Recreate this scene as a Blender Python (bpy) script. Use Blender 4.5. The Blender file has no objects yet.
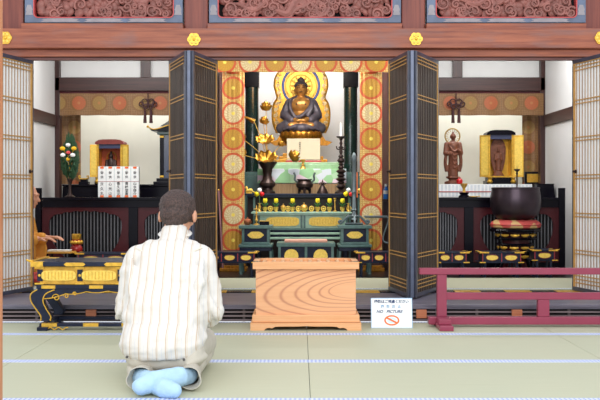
import bpy, bmesh, math, random
from mathutils import Vector, Matrix, Euler, noise
PI = math.pi
S = bpy.context.scene
# ------------------------------------------------------------------ camera, world, light
CAMZ, F, HY = 0.9, 900.0, 192.0
cam = bpy.data.objects.new('camera', bpy.data.cameras.new('camera'))
S.collection.objects.link(cam)
cam.location = (0, 0, CAMZ); cam.rotation_euler = (PI / 2, 0, 0)
cam.data.sensor_width = 36; cam.data.lens = 36 * F / 600; cam.data.shift_y = -8 / 600
cam.data.clip_start = 0.05
S.camera = cam
S.view_settings.view_transform = 'Standard'; S.view_settings.look = 'None'
S.view_settings.gamma = 1; S.view_settings.use_curve_mapping = False
S.view_settings.exposure = 0.45
w = bpy.data.worlds.new('world'); S.world = w; w.use_nodes = True
w.node_tree.nodes['Background'].inputs[0].default_value = (0.90, 0.95, 1.0, 1)
w.node_tree.nodes['Background'].inputs[1].default_value = 0.95
def area(name, loc, rot, sx, sy, power, col=(1, 1, 1)):
    l = bpy.data.lights.new(name, 'AREA'); l.shape = 'RECTANGLE'; l.size = sx; l.size_y = sy
    l.energy = power; l.color = col
    o = bpy.data.objects.new(name, l); S.collection.objects.link(o)
    o.location = loc; o.rotation_euler = rot
    return o
area('courtyard_daylight', (0, -1.2, 3.3), (math.radians(62), 0, 0), 7, 3, 210, (1, .98, .95))
area('left_room_fill', (-1.7, 8.3, 2.5), (math.radians(15), 0, 0), 1.3, .5, 22, (1, .99, .97))  # added unseen light that lifts the left room
area('right_room_fill', (1.75, 8.3, 2.5), (math.radians(15), 0, 0), 1.3, .5, 22, (1, .99, .97))  # unseen light added to brighten the right room
area('altar_front_fill', (0.03, 7.75, 2.44), (math.radians(38), 0, 0), 1.2, .4, 9, (1, .95, .86))  # fill light added out of view over the altar front
area('altar_mid_fill', (0.03, 8.85, 2.5), (math.radians(12), 0, 0), 1.0, .3, 36, (1, .97, .9))  # unseen fill added to brighten the jade altar and its vessels
area('altar_back_fill', (0.03, 10.78, 2.56), (math.radians(12), 0, 0), 1.3, .15, 10, (1, .99, .98))  # added out of sight to whiten the wall behind the statue
area('left_alcove_fill', (-1.7, 9.72, 2.45), (math.radians(12), 0, 0), 1.3, .15, 13, (1, 1, .98))  # unseen light added behind the brocade to brighten the left alcove
area('right_alcove_fill', (1.75, 9.72, 2.45), (math.radians(12), 0, 0), 1.3, .15, 13, (1, 1, .98))  # added hidden light lifting the right alcove wall

def W(x, y, d):
    return Vector(((x - 300) / F * d, d, CAMZ - (y - HY) / F * d))
def zz(y, d): return CAMZ - (y - HY) / F * d
def xx(x, d): return (x - 300) / F * d
# ------------------------------------------------------------------ materials
MATS = {}
def nt(name):
    m = bpy.data.materials.new(name); m.use_nodes = True
    return m, m.node_tree.nodes, m.node_tree.links, m.node_tree.nodes['Principled BSDF']
def srgb(r, g, b):
    f = lambda c: (c / 255 / 12.92) if c / 255 <= .04045 else ((c / 255 + .055) / 1.055) ** 2.4
    return (f(r), f(g), f(b), 1)
def plain(name, c, rough=.5, metal=0, coat=0, var=.12, scale=18, bump=0.0, bscale=60, spec=.5):
    if name in MATS: return MATS[name]
    m, N, L, P = nt(name); c = srgb(*c)
    P.inputs['Roughness'].default_value = rough; P.inputs['Metallic'].default_value = metal
    P.inputs['Specular IOR Level'].default_value = spec
    P.inputs['Coat Weight'].default_value = coat; P.inputs['Coat Roughness'].default_value = .12
    tc = N.new('ShaderNodeTexCoord'); n = N.new('ShaderNodeTexNoise')
    n.inputs['Scale'].default_value = scale; n.inputs['Detail'].default_value = 4
    L.new(tc.outputs['Object'], n.inputs['Vector'])
    r = N.new('ShaderNodeValToRGB'); L.new(n.outputs['Fac'], r.inputs['Fac'])
    r.color_ramp.elements[0].position = .3; r.color_ramp.elements[1].position = .7
    r.color_ramp.elements[0].color = tuple(v * (1 - var) for v in c[:3]) + (1,)
    r.color_ramp.elements[1].color = tuple(min(1, v * (1 + var)) for v in c[:3]) + (1,)
    L.new(r.outputs['Color'], P.inputs['Base Color'])
    if bump:
        n2 = N.new('ShaderNodeTexNoise'); n2.inputs['Scale'].default_value = bscale; n2.inputs['Detail'].default_value = 3
        L.new(tc.outputs['Object'], n2.inputs['Vector'])
        b = N.new('ShaderNodeBump'); b.inputs['Strength'].default_value = bump; b.inputs['Distance'].default_value = .004
        L.new(n2.outputs['Fac'], b.inputs['Height']); L.new(b.outputs['Normal'], P.inputs['Normal'])
    MATS[name] = m
    return m
def mathn(N, L, op, a, b=None, c=None):
    n = N.new('ShaderNodeMath'); n.operation = op
    for i, v in enumerate((a, b, c)):
        if v is None: continue
        if isinstance(v, (int, float)): n.inputs[i].default_value = v
        else: L.new(v, n.inputs[i])
    return n.outputs[0]
def mixc(N, L, f, a, b):
    n = N.new('ShaderNodeMix'); n.data_type = 'RGBA'
    if isinstance(f, (int, float)): n.inputs[0].default_value = f
    else: L.new(f, n.inputs[0])
    for i, v in ((6, a), (7, b)):
        if isinstance(v, tuple): n.inputs[i].default_value = v
        else: L.new(v, n.inputs[i])
    return n.outputs[2]
def wood(name, dark, light, axis='X', scale=1.0, rough=.45, coat=0.0, streak=22, fleck=None):
    if name in MATS: return MATS[name]
    m, N, L, P = nt(name)
    tc = N.new('ShaderNodeTexCoord'); mp = N.new('ShaderNodeMapping')
    L.new(tc.outputs['Object'], mp.inputs['Vector'])
    s = [streak * scale] * 3; s['XYZ'.index(axis)] = 1.1 * scale
    mp.inputs['Scale'].default_value = s
    n = N.new('ShaderNodeTexNoise'); n.inputs['Scale'].default_value = 1.6; n.inputs['Detail'].default_value = 7
    n.inputs['Roughness'].default_value = .65
    L.new(mp.outputs[0], n.inputs['Vector'])
    r = N.new('ShaderNodeValToRGB'); L.new(n.outputs['Fac'], r.inputs['Fac'])
    r.color_ramp.elements[0].position = .34; r.color_ramp.elements[1].position = .68
    r.color_ramp.elements[0].color = srgb(*dark); r.color_ramp.elements[1].color = srgb(*light)
    col = r.outputs['Color']
    if fleck:
        n2 = N.new('ShaderNodeTexNoise'); n2.inputs['Scale'].default_value = 3.2; n2.inputs['Detail'].default_value = 6
        mp2 = N.new('ShaderNodeMapping'); mp2.inputs['Scale'].default_value = (.8, 3, 3)
        L.new(tc.outputs['Object'], mp2.inputs['Vector']); L.new(mp2.outputs[0], n2.inputs['Vector'])
        r2 = N.new('ShaderNodeValToRGB'); L.new(n2.outputs['Fac'], r2.inputs['Fac'])
        r2.color_ramp.elements[0].position = .5; r2.color_ramp.elements[1].position = .72
        col = mixc(N, L, r2.outputs['Color'], col, srgb(*fleck))
    L.new(col, P.inputs['Base Color'])
    P.inputs['Roughness'].default_value = rough; P.inputs['Coat Weight'].default_value = coat
    b = N.new('ShaderNodeBump'); b.inputs['Strength'].default_value = .12; b.inputs['Distance'].default_value = .003
    L.new(n.outputs['Fac'], b.inputs['Height']); L.new(b.outputs['Normal'], P.inputs['Normal'])
    MATS[name] = m
    return m
def brocade(name, cell, ox, oz, ground, ground2, ring, disc_a, disc_b, petal, radius=.44, horiz=True, cell2=None, core_c=(240, 215, 90)):
    """medallion brocade in the object's own X / Z plane (metres)"""
    m, N, L, P = nt(name)
    tc = N.new('ShaderNodeTexCoord'); sp = N.new('ShaderNodeSeparateXYZ'); L.new(tc.outputs['Object'], sp.inputs[0])
    A = lambda op, a, b=None, c=None: mathn(N, L, op, a, b, c)
    u = A('MULTIPLY', A('ADD', sp.outputs[0], -ox), 1 / cell)
    v = A('MULTIPLY', A('ADD', sp.outputs[2], -oz), 1 / (cell2 or cell))
    ru = A('ROUND', u); rv = A('ROUND', v)
    du = A('SUBTRACT', u, ru); dv = A('MULTIPLY', A('SUBTRACT', v, rv), (cell2 or cell) / cell)
    dist = A('SQRT', A('ADD', A('MULTIPLY', du, du), A('MULTIPLY', dv, dv)))
    ang = A('ARCTAN2', dv, du)
    par = A('PINGPONG', A('ADD', ru, rv), 1)
    # petals
    pet = A('GREATER_THAN', A('SINE', A('ADD', A('MULTIPLY', ang, 16), A('MULTIPLY', dist, 26))), .1)
    rad2 = A('GREATER_THAN', A('SINE', A('MULTIPLY', dist, 62)), .3)
    pat = A('MAXIMUM', A('MULTIPLY', pet, .8), A('MULTIPLY', rad2, .5))
    disc = mixc(N, L, par, srgb(*disc_a), srgb(*disc_b))
    disc = mixc(N, L, A('MULTIPLY', pat, .55), disc, srgb(*petal))
    core = A('LESS_THAN', dist, .07)
    disc = mixc(N, L, core, disc, srgb(*core_c))
    # ground: small woven lozenges
    g1 = A('SINE', A('MULTIPLY', A('ADD', u, v), 38)); g2 = A('SINE', A('MULTIPLY', A('SUBTRACT', u, v), 38))
    gg = A('GREATER_THAN', A('MULTIPLY', g1, g2), .15)
    gnd = mixc(N, L, gg, srgb(*ground), srgb(*ground2))
    n = N.new('ShaderNodeTexNoise'); n.inputs['Scale'].default_value = 60; L.new(tc.outputs['Object'], n.inputs['Vector'])
    gnd = mixc(N, L, A('MULTIPLY', A('GREATER_THAN', n.outputs['Fac'], .56), .6), gnd, srgb(*ring))
    inr = A('LESS_THAN', dist, radius); ind = A('LESS_THAN', dist, radius * .80)
    col = mixc(N, L, inr, gnd, srgb(*ring)); col = mixc(N, L, ind, col, disc)
    L.new(col, P.inputs['Base Color']); P.inputs['Roughness'].default_value = .5
    P.inputs['Sheen Weight'].default_value = .2
    MATS[name] = m
    return m
# ------------------------------------------------------------------ mesh builder
class B:
    def __init__(s): s.bm = bmesh.new()
    def box(s, x0, x1, y0, y1, z0, z1, bev=0, rot=None, piv=None):
        r = bmesh.ops.create_cube(s.bm, size=1)
        M = Matrix.Translation(((x0 + x1) / 2, (y0 + y1) / 2, (z0 + z1) / 2)) @ Matrix.Diagonal((abs(x1 - x0), abs(y1 - y0), abs(z1 - z0), 1))
        bmesh.ops.transform(s.bm, matrix=M, verts=r['verts'])
        vs = r['verts']
        if bev:
            es = list({e for v in vs for e in v.link_edges})
            q = bmesh.ops.bevel(s.bm, geom=es, offset=bev, segments=2, affect='EDGES', profile=.5)
            vs = list({v for f in q['faces'] for v in f.verts} | {v for v in vs if v.is_valid})
        if rot is not None:
            p = Vector(piv) if piv else Vector(((x0 + x1) / 2, (y0 + y1) / 2, (z0 + z1) / 2))
            bmesh.ops.transform(s.bm, matrix=Matrix.Translation(p) @ Euler(rot).to_matrix().to_4x4() @ Matrix.Translation(-p), verts=vs)
        return s
    def ball(s, c, r, seg=16, rot=None):
        if isinstance(r, (int, float)): r = (r, r, r)
        q = bmesh.ops.create_uvsphere(s.bm, u_segments=seg, v_segments=max(6, seg // 2), radius=1)
        M = Matrix.Translation(c) @ (Euler(rot).to_matrix().to_4x4() if rot else Matrix()) @ Matrix.Diagonal((*r, 1))
        bmesh.ops.transform(s.bm, matrix=M, verts=q['verts'])
        return s
    def lathe(s, prof, c=(0, 0, 0), seg=24, sx=1, sy=1, mat=None, flute=0, nf=0):
        rings = []
        for (r, z) in prof:
            ring = []
            for i in range(seg):
                a = 2 * PI * i / seg; rr = r * (1 + flute * math.cos(nf * a)) if nf else r
                p = Vector((rr * math.cos(a) * sx, rr * math.sin(a) * sy, z))
                if mat is not None: p = mat @ p
                ring.append(s.bm.verts.new(p + Vector(c)))
            rings.append(ring)
        for a, b in zip(rings, rings[1:]):
            for i in range(seg):
                j = (i + 1) % seg
                s.bm.faces.new((a[i], a[j], b[j], b[i]))
        for ring, flip in ((rings[0], True), (rings[-1], False)):
            try: s.bm.faces.new(ring[::-1] if flip else ring)
            except ValueError: pass
        return s
    def tube(s, pts, r, seg=8, flat=1.0, cap=True):
        pts = [Vector(p) for p in pts]; n = len(pts)
        rs = r if isinstance(r, (list, tuple)) else [r] * n
        rings = []; up = None
        for i, p in enumerate(pts):
            t = (pts[min(i + 1, n - 1)] - pts[max(i - 1, 0)])
            if t.length < 1e-9: t = Vector((0, 0, 1))
            t.normalize()
            if up is None: up = Vector((0, 1, 0)) if abs(t.y) < .9 else Vector((1, 0, 0))
            sd = t.cross(up)
            if sd.length < 1e-6: sd = t.orthogonal()
            sd.normalize(); up = sd.cross(t).normalized()
            rings.append([s.bm.verts.new(p + (sd * math.cos(2 * PI * k / seg) + up * flat * math.sin(2 * PI * k / seg)) * rs[i]) for k in range(seg)])
        for a, b in zip(rings, rings[1:]):
            for i in range(seg):
                j = (i + 1) % seg
                s.bm.faces.new((a[i], a[j], b[j], b[i]))
        if cap:
            s.bm.faces.new(rings[0][::-1]); s.bm.faces.new(rings[-1])
        return s
    def plate(s, loops, y0, y1, xform=None):
        """loops of (x,z), first the outline, the rest holes; extruded from y0 to y1"""
        tb = bmesh.new(); es = []
        for lp in loops:
            vs = [tb.verts.new((x, y0, z)) for x, z in lp]
            es += [tb.edges.new((vs[i], vs[(i + 1) % len(vs)])) for i in range(len(vs))]
        bmesh.ops.triangle_fill(tb, edges=es, use_beauty=True)
        r = bmesh.ops.extrude_face_region(tb, geom=tb.faces[:])
        bmesh.ops.translate(tb, vec=(0, y1 - y0, 0), verts=[g for g in r['geom'] if isinstance(g, bmesh.types.BMVert)])
        bmesh.ops.recalc_face_normals(tb, faces=tb.faces[:])
        if xform is not None: bmesh.ops.transform(tb, matrix=xform, verts=tb.verts[:])
        me = bpy.data.meshes.new('tmp'); tb.to_mesh(me); tb.free(); s.bm.from_mesh(me); bpy.data.meshes.remove(me)
        return s
    def xf(s, M):
        bmesh.ops.transform(s.bm, matrix=M, verts=s.bm.verts[:]); return s
    def done(s, name, mat, parent=None, smooth=False, loc=None, recalc=True):
        if recalc: bmesh.ops.recalc_face_normals(s.bm, faces=s.bm.faces[:])
        me = bpy.data.meshes.new(name); s.bm.to_mesh(me); s.bm.free()
        if isinstance(mat, (list, tuple)):
            for q in mat: me.materials.append(q)
        else: me.materials.append(mat)
        if smooth:
            me.polygons.foreach_set('use_smooth', [True] * len(me.polygons))
            if smooth != 'all':
                try: me.set_sharp_from_angle(angle=math.radians(38))
                except Exception: pass
        o = bpy.data.objects.new(name, me); S.collection.objects.link(o)
        if parent: o.parent = parent
        if loc: o.location = loc
        return o
def T(name, label, cat, loc=(0, 0, 0), rz=0, group=None):
    o = bpy.data.objects.new(name, None); S.collection.objects.link(o)
    o.empty_display_size = .05
    o.location = loc; o.rotation_euler = (0, 0, rz); o['label'] = label; o['category'] = cat
    if group: o['group'] = group
    return o
def tag(o, label, cat, group=None, kind=None):
    o['label'] = label; o['category'] = cat
    if group: o['group'] = group
    if kind: o['kind'] = kind
    return o
def struct(o): o['kind'] = 'structure'; return o
def dup(root, loc=None, rz=None, label=None, group=None):
    def cp(o, par):
        c = o.copy(); S.collection.objects.link(c); c.parent = par
        for ch in [q for q in CH if q.parent == o]: cp(ch, c)
        return c
    CH = list(S.collection.objects)
    r = cp(root, None)
    if loc is not None: r.location = loc
    if rz is not None: r.rotation_euler = (0, 0, rz)
    if label: r['label'] = label
    if group: r['group'] = group
    return r
def blob(name, build, mat, parent=None, voxel=.01, smooth=6, post=None, loc=None, fac=.5):
    """closed shapes fused into one continuous skin"""
    b = B(); build(b)
    o = b.done(name, mat, None, 'all')
    m = o.modifiers.new('r', 'REMESH'); m.mode = 'VOXEL'; m.voxel_size = voxel; m.use_smooth_shade = True
    if smooth:
        m2 = o.modifiers.new('s', 'SMOOTH'); m2.factor = fac; m2.iterations = smooth
    dg = bpy.context.evaluated_depsgraph_get(); dg.update()
    me = bpy.data.meshes.new_from_object(o.evaluated_get(dg)); me.name = name
    old = o.data; o.modifiers.clear(); o.data = me; bpy.data.meshes.remove(old)
    if not me.materials: me.materials.append(mat)
    if post:
        nv = len(me.vertices); co = [0.0] * (3 * nv); no = [0.0] * (3 * nv)
        me.vertices.foreach_get('co', co); me.vertices.foreach_get('normal', no)
        out = []
        for i in range(nv): out += list(post(Vector(co[3 * i:3 * i + 3]), Vector(no[3 * i:3 * i + 3])))
        me.vertices.foreach_set('co', out); me.update()
    me.polygons.foreach_set('use_smooth', [True] * len(me.polygons))
    o.parent = parent
    if loc: o.location = loc
    return o
def capsule(b, p, q, r0, r1, seg=16, n=6):
    p = Vector(p); q = Vector(q); L = (q - p).length
    d = (q - p).normalized(); pts = []; rs = []
    for i in range(4):
        a = PI / 2 * i / 4; pts.append(p - d * r0 * math.cos(a)); rs.append(max(.0005, r0 * math.sin(a)))
    for i in range(n + 1):
        t = i / n; pts.append(p.lerp(q, t)); rs.append(r0 + (r1 - r0) * t)
    for i in range(4):
        a = PI / 2 * (i + 1) / 4; pts.append(q + d * r1 * math.sin(a)); rs.append(max(.0005, r1 * math.cos(a)))
    b.tube(pts, rs, seg)
def spline(pts, n=8):
    pts = [Vector(p) for p in pts]; out = []
    P = [pts[0]] + pts + [pts[-1]]
    for i in range(1, len(P) - 2):
        for k in range(n):
            t = k / n; a, b_, c, d = P[i - 1], P[i], P[i + 1], P[i + 2]
            out.append(.5 * ((2 * b_) + (c - a) * t + (2 * a - 5 * b_ + 4 * c - d) * t * t + (3 * b_ - a - 3 * c + d) * t ** 3))
    out.append(pts[-1]); return out
def ellipse(cx, cz, rx, rz, n=24, lobes=0, amp=0):
    return [(cx + rx * math.cos(2 * PI * i / n) * (1 + amp * math.cos(lobes * 2 * PI * i / n)), cz + rz * math.sin(2 * PI * i / n) * (1 + amp * math.cos(lobes * 2 * PI * i / n))) for i in range(n)]
def rect(x0, x1, z0, z1): return [(x0, z0), (x1, z0), (x1, z1), (x0, z1)]
def textmesh(s, size, name, mat, parent, loc, rot=(PI / 2, 0, 0), shear=0, depth=.0006, space=1.0, align='CENTER', bold=0):
    cu = bpy.data.curves.new(name, 'FONT'); cu.body = s; cu.size = size; cu.extrude = depth
    cu.align_x = align; cu.align_y = 'CENTER'; cu.shear = shear; cu.space_character = space; cu.resolution_u = 3; cu.offset = bold
    o = bpy.data.objects.new(name, cu); S.collection.objects.link(o)
    dg = bpy.context.evaluated_depsgraph_get(); dg.update()
    me = bpy.data.meshes.new_from_object(o.evaluated_get(dg)); bpy.data.objects.remove(o); bpy.data.curves.remove(cu)
    me.materials.clear(); me.materials.append(mat)
    o = bpy.data.objects.new(name, me); S.collection.objects.link(o); o.parent = parent; o.location = loc; o.rotation_euler = rot
    return o
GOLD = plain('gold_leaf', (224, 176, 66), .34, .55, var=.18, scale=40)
GOLDL = plain('pale_gold', (240, 205, 95), .5, .25, var=.12, scale=60)
BRASS = plain('brass', (222, 176, 84), .32, .6, var=.15, scale=40)
OLDGOLD = plain('old_gold', (176, 120, 40), .35, .7, var=.35, scale=50)
BLACK = plain('black_lacquer', (14, 12, 22), .25, 0, coat=.05, var=.2, spec=.12)
BLUEBLACK = plain('blue_black_lacquer', (30, 36, 56), .3, 0, coat=.08, var=.25, spec=.2)
GREENLAC = plain('green_lacquer', (78, 110, 106), .3, 0, coat=.25, var=.2)
JADE = plain('pale_jade_lacquer', (158, 194, 172), .35, 0, coat=.4, var=.15)
MAROON = plain('maroon_lacquer', (72, 26, 32), .3, 0, coat=.08, var=.12, spec=.2)
RED = plain('red_lacquer', (168, 36, 34), .35, 0, coat=.4)
BRONZE = plain('dark_bronze', (62, 48, 46), .4, .6, var=.3)
WHITEW = plain('white_plaster', (226, 226, 226), .85, var=.025, scale=5)
CREAM = plain('cream_plaster', (228, 226, 212), .85, var=.03, scale=5)
PAPER = plain('white_paper', (238, 240, 240), .8, var=.02)
DARKW = wood('dark_stained_wood', (46, 26, 26), (74, 42, 38), 'X', 1, .4)
DARKWV = wood('dark_stained_wood_upright', (46, 26, 26), (74, 42, 38), 'Z', 1, .4)
BEAMW = wood('weathered_red_wood', (124, 62, 46), (176, 102, 72), 'X', 1, .5, fleck=(128, 92, 88))
PILLW = wood('weathered_red_wood_upright', (104, 48, 42), (136, 70, 56), 'Z', 1, .5)
# ================================================================== THE SETTING
ZP = 0.12          # sill platform
ZI = 0.13          # inner floor
YS = 6.23          # front of the sill
XL, XR = -2.6, 2.6
# tatami floor of the outer hall
m, N, L, P = nt('tatami_rush'); MATS['tatami'] = m
tc = N.new('ShaderNodeTexCoord'); mp = N.new('ShaderNodeMapping'); mp.inputs['Scale'].default_value = (3, 260, 1)
L.new(tc.outputs['Object'], mp.inputs['Vector'])
n1 = N.new('ShaderNodeTexNoise'); n1.inputs['Scale'].default_value = 1; n1.inputs['Detail'].default_value = 3; L.new(mp.outputs[0], n1.inputs['Vector'])
n2 = N.new('ShaderNodeTexNoise'); n2.inputs['Scale'].default_value = 1.6; n2.inputs['Detail'].default_value = 4; L.new(tc.outputs['Object'], n2.inputs['Vector'])
c1 = mixc(N, L, n1.outputs['Fac'], srgb(164, 168, 144), srgb(190, 194, 170))
c2 = mixc(N, L, mathn(N, L, 'MULTIPLY', n2.outputs['Fac'], .35), c1, srgb(204, 194, 166))
L.new(c2, P.inputs['Base Color']); P.inputs['Roughness'].default_value = .55
b_ = N.new('ShaderNodeBump'); b_.inputs['Strength'].default_value = .15; b_.inputs['Distance'].default_value = .002
L.new(n1.outputs['Fac'], b_.inputs['Height']); L.new(b_.outputs['Normal'], P.inputs['Normal'])
TATAMI = m
m, N, L, P = nt('woven_border_cloth')
tc = N.new('ShaderNodeTexCoord'); sp = N.new('ShaderNodeSeparateXYZ'); L.new(tc.outputs['Object'], sp.inputs[0])
A = lambda op, a, b=None, c=None: mathn(N, L, op, a, b, c)
k = A('SINE', A('MULTIPLY', A('ADD', sp.outputs[0], sp.outputs[1]), 150)); k2 = A('SINE', A('MULTIPLY', A('SUBTRACT', sp.outputs[0], sp.outputs[1]), 150))
L.new(mixc(N, L, A('GREATER_THAN', A('MULTIPLY', k, k2), .0), srgb(150, 164, 214), srgb(212, 218, 238)), P.inputs['Base Color'])
P.inputs['Roughness'].default_value = .7; HERI = m
ROWS = [YS, 5.70, 4.79, 3.89, 2.98, 2.07, 1.2]
SEAMS = [-4.68, -3.105, -1.53, .045, 1.62, 3.195, 4.77]
fb = B()
for y1, y0 in zip(ROWS, ROWS[1:]):
    for x0, x1 in zip(SEAMS, SEAMS[1:]):
        fb.box(x0 + .0012, x1 - .0012, y0 + .001, y1 - .001, -.05, 0, bev=.002)
floor = struct(fb.done('floor', TATAMI))
for i, y in enumerate(ROWS[1:-1]):
    B().box(SEAMS[0], SEAMS[-1], y - .038, y - .001, -.0005, .0012).box(SEAMS[0], SEAMS[-1], y + .001, y + .038, -.0005, .0012).done('cloth_border', HERI, floor)
B().box(SEAMS[0], SEAMS[-1], YS - .028, YS - .002, -.0005, .0012).done('cloth_border', HERI, floor)
# sill with vent slats
SILL = wood('grey_worn_sill_wood', (84, 82, 96), (128, 122, 138), 'X', 1, .3)
SILLF = wood('brown_grey_slat_wood', (92, 78, 80), (132, 118, 120), 'X', 1, .5)
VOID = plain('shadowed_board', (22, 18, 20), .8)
s = struct(B().box(-3.4, 3.4, YS, 6.95, ZP - .032, ZP, bev=.004).box(-3.4, 3.4, YS + .03, 6.95, .0, .012).done('trim_1', SILL))
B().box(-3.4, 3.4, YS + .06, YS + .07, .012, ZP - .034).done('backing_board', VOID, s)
for z in (.006, .034, .062):
    B().box(-3.4, 3.4, YS + .004, YS + .022, z, z + .013, bev=.002).done('vent_slat', SILLF, s)
for x in (-2.9, -1.83, -.99, -.39, .39, .95, 1.23, 1.87, 2.6):
    B().box(x - .008, x + .008, YS + .02, YS + .035, .0, ZP - .034).done('vent_post', SILLF, s)
BLK = wood('orange_wood_block', (168, 92, 60), (204, 130, 92), 'X', 2, .5)
for px in (91, 421.5, 517):
    x = xx(px, YS); B().box(x - .036, x + .036, YS - .006, YS + .02, .026, .086, bev=.003).done('wood_block', BLK, s)
# inner threshold with thin gold strips, inner tatami, dark boards behind
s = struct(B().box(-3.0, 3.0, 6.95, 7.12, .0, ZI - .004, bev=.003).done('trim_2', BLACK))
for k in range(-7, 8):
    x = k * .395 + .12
    B().box(x - .1, x + .1, 6.948, 7.08, ZI - .0065, ZI - .003).done('gold_strip', GOLD, s)
fi = B()
for x0, x1 in ((-3.1, -.83), (-.83, .9), (.9, 3.1)):
    fi.box(x0 + .001, x1 - .001, 7.122, 8.03, .02, ZI + .004, bev=.002)
fi = struct(fi.done('floor_inner', TATAMI))
B().box(-3.1, 3.1, 7.124, 7.142, ZI + .0035, ZI + .0052).done('cloth_border', HERI, fi)
struct(B().box(-3.1, 3.1, 8.032, 11.3, .0, ZI).done('floor_altar', wood('dark_floor_boards', (30, 20, 22), (48, 32, 32), 'Y', 1, .3)))
# pillars between the bays
PX = [-2.29, -.825, .90, 2.35]
for i, x in enumerate(PX):
    p = B().box(x - .095, x + .095, 7.14, 7.33, ZI + .004, 3.0, bev=.012)
    struct(p.done('trim_%d' % (3 + i), PILLW))
# nageshi beam, lintels, upper boards
struct(B().box(-3.3, 3.3, 6.995, 7.14, zz(48, 7), zz(28.4, 7), bev=.004).done('trim_7', BEAMW))
o = struct(B().box(-3.3, 3.3, 7.06, 7.14, 1.962, zz(48, 7) - .001, bev=.004).done('trim_8', BEAMW))
struct(B().box(-3.3, 3.3, 7.09, 7.14, 1.94, 1.961, bev=.003).done('trim_9', wood('greyed_red_wood', (92, 52, 50), (128, 84, 78), 'X', 1, .5)))
for a, b in zip(PX, PX[1:]):
    struct(B().box(a + .096, b - .096, 7.08, 7.26, zz(28.4, 7) + .001, zz(23.2, 7.08), bev=.004).done('trim_%d' % (10 + PX.index(a)), BEAMW))
for k, (a, b) in enumerate(((PX[0] - 1.2, PX[0] - .096), (PX[3] + .096, PX[3] + 1.2))):
    struct(B().box(a, b, 7.14, 7.2, zz(28.4, 7) + .002, 3.0).done('wall_outer_%s' % ('left', 'right')[k], PILLW))
# walls
struct(B().box(XL - .06, XL, 7.34, 10.35, ZI, 2.62).done('wall_left', WHITEW))
struct(B().box(XR, XR + .06, 7.34, 10.35, ZI, 2.62).done('wall_right', WHITEW))
for i, s_ in enumerate((-1, 1)):
    struct(B().box(s_ * 2.58, s_ * 2.6, 7.4, 9.52, 1.595, 1.715, bev=.003).done('trim_%d' % (14 + i), wood('dark_wall_rail', (46, 26, 26), (74, 42, 38), 'Y')))
struct(B().box(-2.6, -.85, 10.3, 10.36, ZI, 2.62).done('wall_back_left', CREAM))
struct(B().box(.92, 2.6, 10.3, 10.36, ZI, 2.62).done('wall_back_right', CREAM))
struct(B().box(-.85, .92, 11.2, 11.26, ZI, 2.62).done('wall_back', WHITEW))
PART = plain('deep_red_brown_panel', (70, 34, 32), .6, var=.3, scale=9)
struct(B().box(-.85, -.80, 8.75, 11.2, ZI, 2.62).done('wall_partition_left', PART))
struct(B().box(.87, .92, 8.75, 11.2, ZI, 2.62).done('wall_partition_right', PART))
struct(B().box(-3.4, 3.4, 7.2, 11.4, 2.62, 2.7).done('ceiling', wood('dark_ceiling_boards', (34, 24, 24), (52, 36, 34), 'Y')))
# frame of the side alcoves
D = 9.6
for i, s_ in enumerate((-1, 1)):
    x0, x1 = (XL, -.85) if s_ < 0 else (.92, XR)
    f = struct(B().box(x0, x1, D - .06, D + .04, zz(91.5, D), zz(78, D), bev=.005).done('trim_%d' % (16 + i), DARKW))
    wl = s_ * 2.6
    B().box(min(wl, wl - s_ * .05), max(wl, wl - s_ * .05), D - .06, D + .04, ZI, 2.6, bev=.004).done('post', DARKWV, f)
    xm = xx(146 if s_ < 0 else 457, D)
    B().box(xm - .05, xm + .05, D - .05, D + .03, zz(77.8, D), 2.6).done('post', DARKWV, f)
    B().box(x0, x1, D + .0, D + .03, zz(77.8, D), 2.6).done('plaster_panel', WHITEW, f)
    B().box(x0, x1, D - .04, D + .02, zz(94.5, D), zz(91.7, D)).done('lower_rail', MAROON, f)
# ------------------------------------------------------------------ folding doors
SLATD = wood('dark_slat_wood', (40, 32, 30), (84, 68, 58), 'Z', 2.2, .5)
BACKD = wood('dark_board_wood', (30, 24, 26), (56, 46, 44), 'Z', 1.5, .6)
FRAMED = plain('blue_black_door_frame', (58, 62, 78), .35, 0, coat=.3, var=.3, scale=9)
SLATL = wood('brown_slat_wood', (140, 104, 76), (186, 148, 112), 'Z', 2, .5)
GBAR = plain('ochre_gold_bar', (190, 144, 78), .5, .15)
BARS = [1.897, 1.872, 1.845, 1.613, 1.585, 1.325, 1.298, 1.03, 1.004, .735, .708, .447, .42, .25, .222, .194]
def leaf(root, a, b, light, goldend=1, both=False):
    a = Vector((a[0], a[1], 0)); b = Vector((b[0], b[1], 0)); wd = (b - a).length
    ang = math.atan2(b.y - a.y, b.x - a.x); H = 1.80; st = .03
    fr = B()
    fr.box(0, st, -.015, .015, 0, H, bev=.002).box(wd - st, wd, -.015, .015, 0, H, bev=.002)
    fr.box(st, wd - st, -.015, .015, 0, .03, bev=.002).box(st, wd - st, -.015, .015, H - .03, H, bev=.002)
    f = fr.done('leaf', FRAMED, root)
    f.location = (a.x, a.y, ZI + .001); f.rotation_euler = (0, 0, ang)
    B().box(st, wd - st, -.003, .003, .03, H - .03).done('panel', PAPER if light else BACKD, f)
    n = 12; sl = B(); dp = .006 if light else .011
    for i in range(n):
        x = st + (wd - 2 * st) * (i + .5) / n; h = .0045 if light else .0125
        sl.box(x - h, x + h, -dp, -.003, .03, H - .03).box(x - h, x + h, .003, dp, .03, H - .03)
    sl.done('slats', SLATL if light else SLATD, f)
    g = B()
    for z in BARS:
        z -= ZI
        g.box(st, wd - st, -.0135, -.0108, z - .0038, z + .0038).box(st, wd - st, .0108, .0135, z - .0038, z + .0038)
    g.done('cross_bars', GBAR, f)
    x = wd - st - .001 if goldend else st - .013
    B().box(x - .013 * 0, x + .014, -.0155, .0155, .03, H - .03).done('gilt_edge', GBAR, f)
    return f
NY, FY = 6.56, 7.07
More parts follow.
